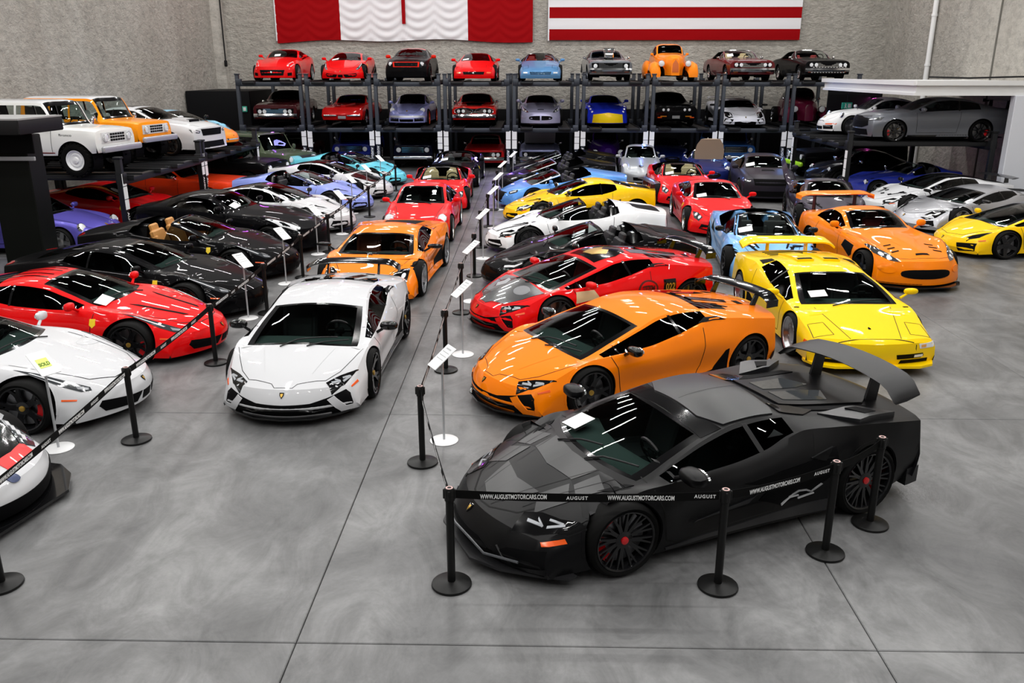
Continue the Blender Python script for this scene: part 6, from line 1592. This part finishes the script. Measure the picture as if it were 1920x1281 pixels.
c = Car(ROD, paint('ff8a12'), 'vintage_car', 'orange rounded hot-rod coupe with bulging fenders on the top rack', (6.1, 39.3), D(-90), near=.6, z=ZT)
def fender(m, sg):
    P = []
    for k in range(9):
        q = PI*k/8; x = 1.35+.62*math.cos(q); z = .30+.52*math.sin(q)**.8; wd_ = .17+.07*math.sin(q)
        P.append([(x, sg*(.78-wd_), z*.55), (x, sg*(.78-wd_*.7), z*.92), (x, sg*.80, z), (x, sg*(.80+wd_*.8), z*.88), (x, sg*(.80+wd_), z*.55)])
    m.sweep(P)
c.pair('front_fender', fender, c.pm, 60)
c.pair('rear_fender', lambda m, sg: m.ell((-1.35, sg*.76, .46), (1.3, .44, .84), 16, 10), c.pm, 60)
c.pair('running_board', lambda m, sg: m.bbox((0, sg*.82, .26), (1.7, .24, .06), .02), c.pm)
c.disc_lamp(.56, .72, .13, .10, 1.86); c.patch('front_grille', simple('grille_orange', hexc('c85c08'), .4), 'F', [(0, .88), (.12, .7), (.14, .36), (-.14, .36), (-.12, .7)], False, .008)
common(c, None, 'five', ALU, (.3, .70, 1.12), (.08, .14, .1), c.pm)
def conv(col, loc, hd, label, seat, z=ZT, quad=True, rz=None):
    c = Car(derive(MUSC, 1.05, 1.02, 1.0), paint(col), 'muscle_car', label, loc, D(hd), near=.6, z=z, open_top=True, deck=-1.15, wind=G_CLEAR)
    muscle(c, (.70, .66, .08), (.56, .74), True, .46, quad, CHROME, seat); spider(c, seat, False, frame=CHROME); return c
c = conv('5e1216', (9.2, 39.4), -88, 'maroon chrome-bumpered convertible on the top rack', CREAM); c.sheet(.3, -.45, .26, .24)
c = conv('0a0a0b', (12.35, 39.4), -89, 'black fifties-style convertible with wide chrome grille at the right end of the top rack', REDL)
m = MB()
for i in range(12):
    for k in range(4): m.bbox((2.44, -.66+.12*i+(.06 if k % 2 else 0), .36+.07*k), (.04, .08, .05), .012)
c.part('grille_teeth', m, CHROME)
# ---- back racks: middle row
c = Car(derive(MUSC, 1.0, 1.02, 1.1), paint('4a1016'), 'muscle_car', 'dark maroon sixties coupe first on the middle rack', (-11.1, 39.4), D(-87), near=.6, z=ZM)
muscle(c, quad=True)
c = Car(derive(MUSC, .93, .97, .96, nose=[(.14, .55), (.16, .45), (.0, 0)]), paint('d2100e'), 'sports_car', 'red wedge-nosed sixties sports car second on the middle rack', (-8.05, 39.3), D(-91), near=.6, z=ZM)
c.pair('front_bumper', lambda m, sg: m.bbox((2.22, sg*.5, .46), (.10, .6, .08), .03), CHROME); c.part('number_plate', MB().bbox((2.24, 0, .40), (.03, .34, .16), .01), GREYT)
c.patch('hood_bulge', c.pm, 'T', [(1.9, -.1), (1.9, .1), (.8, .3), (.8, -.3)], False, .04); common(c, None, 'classic', CHROME, (.3, .86, .94), (.08, .12, .09), CHROME)
c = Car(P911, paint('9aa0dc', False, .3), 'sports_car', 'pale lavender rear-engined coupe with silver bumper on the middle rack', (-5.3, 39.3), D(-91), near=.6, z=ZM)
p911(c, gt3=True, wm=simple('rim_orange', hexc('e0481a'), .4)); c.patch('silver_bumper', paint('c8cad2', False, .4), 'F', [(-.78, .44), (.78, .44), (.78, .36), (-.78, .36)], False, .01)
c.accent = None
c = Car(derive(MUSC, 1.02, 1.03, 1.0), paint('d8160e'), 'muscle_car', 'red muscle car with black hood and chrome ring grille on the middle rack', (-2.45, 39.5), D(-89), near=.6, z=ZM)
muscle(c, (.66, .64, .075), (.54, .74), True, .44, True); c.patch('black_hood', BLACK, 'T', [(2.1, -.3), (2.1, .3), (.7, .45), (.7, -.45)], False, .006)
m = MB()
for sg in (-1, 1): m.tube([(2.40, sg*(.44+.40*math.cos(q)), .64+.13*math.sin(q)) for q in np.linspace(0, 2*PI, 21)], .022, 6)
c.part('grille_ring', m, CHROME)
c = Car(VIP, paint('b9b8d8', False, .35), 'sports_car', 'silver long-hooded coupe on the middle rack', (.45, 39.2), D(-90), near=.6, z=ZM)
viper(c, gts=True, wm=ALU); c.patch('grille_bar', c.pm, 'F', [(-.03, .46), (.03, .46), (.03, .26), (-.03, .26)], False, .016)
c = Car(VIP, paint('1a2ec0'), 'sports_car', 'blue sports car with yellow nose on the middle rack', (3.33, 39.2), D(-90), near=.6, z=ZM)
c.patch('yellow_nose', paint('f0cc10'), 'F', [(-.62, .50), (0, .58), (.62, .50), (.66, .16), (-.66, .16)], False, .008)
for k, (yy, zz) in enumerate(((.66, .60), (.72, .70), (.76, .80))): c.disc_lamp(yy, zz, .05, .04, None, tilt=.5)
common(c, None, 'five', ALU, (.0, .88, 1.0), mm=c.pm)
c = Car(derive(MUSC, .98, .96, 1.05, sh=dict(R=.7, B=.8, M=.6, L=.5)), paint('08090c'), 'muscle_car', 'boxy black eighties coupe on the middle rack', (6.25, 39.5), D(-90), near=.6, z=ZM)
muscle(c, (.55, .70, .06), (.60, .80), False, .46, True, ALU); c.patch('fog_lamp', simple('fog_amber', hexc('c87a1a'), .3), 'F', [(.40, .45), (.66, .45), (.66, .41), (.40, .41)], True, .012)
c.patch('number_plate', GREYT, 'F', [(-.16, .46), (.16, .46), (.16, .34), (-.16, .34)], False, .012)
c = Car(MUR, paint('e6e8f2'), 'sports_car', 'white wedge supercar on the middle rack', (9.2, 39.3), D(-91), near=.6, z=ZM)
murcielago(c, sv=True, wm=RIMB)
c = Car(ROD, paint('5a0f2c'), 'vintage_car', 'dark magenta hot rod at the right end of the middle rack', (12.1, 39.4), D(-95), near=.6, z=ZM)
c.pair('front_fender', fender, paint('5a0f2c'), 60); c.disc_lamp(.56, .72, .13, .10, 1.86); common(c, None, 'five', CHROME, (.3, .70, 1.12), (.08, .14, .1), CHROME)
# ---- back racks: floor level
def pickup(col, loc, hd, label, round_=True, near=.6):
    st = derive(BRO, 1.2, 1.06, .93)
    c = Car(st, paint(col), 'pickup_truck', label, loc, D(hd), 'pickup truck', near=near)
    c.patch('front_grille', VOID, 'F', [(-.5, .98), (.5, .98), (.5, .72), (-.5, .72)], False, .012); c.disc_lamp(.62, .84, .11, .06, 2.2)
    c.part('front_bumper', MB().bbox((2.26, 0, .52), (.14, 1.75, .15), .04), CHROME)
    m = MB()
    for k in range(4): m.box((2.19, 0, .75+.06*k), (.02, .96, .014))
    c.part('grille_bars', m, CHROME); c.mirror(.6, .92, 1.2, CHROME, (.08, .12, .14)); c.wheels('classic', CHROME); c.cabin(low=.5); return c
c = Car(MUSC, paint('3a1014'), 'muscle_car', 'dark maroon muscle car on the floor of the first rack', (-11.0, 39.8), D(-88), near=.5)
muscle(c)
pickup('16268a', (-8.05, 40.2), -88, 'dark blue pickup truck on the floor of the second rack')
pickup('0b0d22', (-5.2, 39.8), -89, 'black old pickup with round headlights on the floor of the third rack')
c = Car(MUSC, paint('c81016'), 'muscle_car', 'red muscle car with silver headlights on the floor of the fourth rack', (-2.05, 40.0), D(-90), near=.6)
muscle(c, quad=True)
c = Car(MUSC, paint('8a90b8', False, .4), 'muscle_car', 'grey car with its hood propped up on the floor of the fifth rack', (.45, 40.2), D(-90), near=.6)
muscle(c); m = MB(); P = []
for (x, z) in ((.75, 1.0), (1.2, 1.35), (1.55, 1.72)): P.append([(x, -.70, z), (x, .70, z), (x-.03, .70, z+.03), (x-.03, 0, z+.06), (x-.03, -.70, z+.03)])
c.part('raised_hood', m.sweep(P), simple('hood_underside', hexc('8c8b86'), .6))
c = Car(ROD, paint('3a1470'), 'vintage_car', 'purple hot rod with red fenders on the floor of the sixth rack', (3.45, 39.8), D(-90), near=.6)
c.pair('front_fender', fender, paint('b81430'), 60); c.disc_lamp(.56, .72, .13, .10, 1.86); common(c, None, 'five', CHROME, (.3, .70, 1.12), (.08, .14, .1), CHROME)
roadster('10205a', (6.35, 39.9), -91, 'dark blue roadster on the floor of the seventh rack')
pickup('2a5fa8', (9.15, 40.1), -92, 'mid blue pickup truck on the floor of the eighth rack')
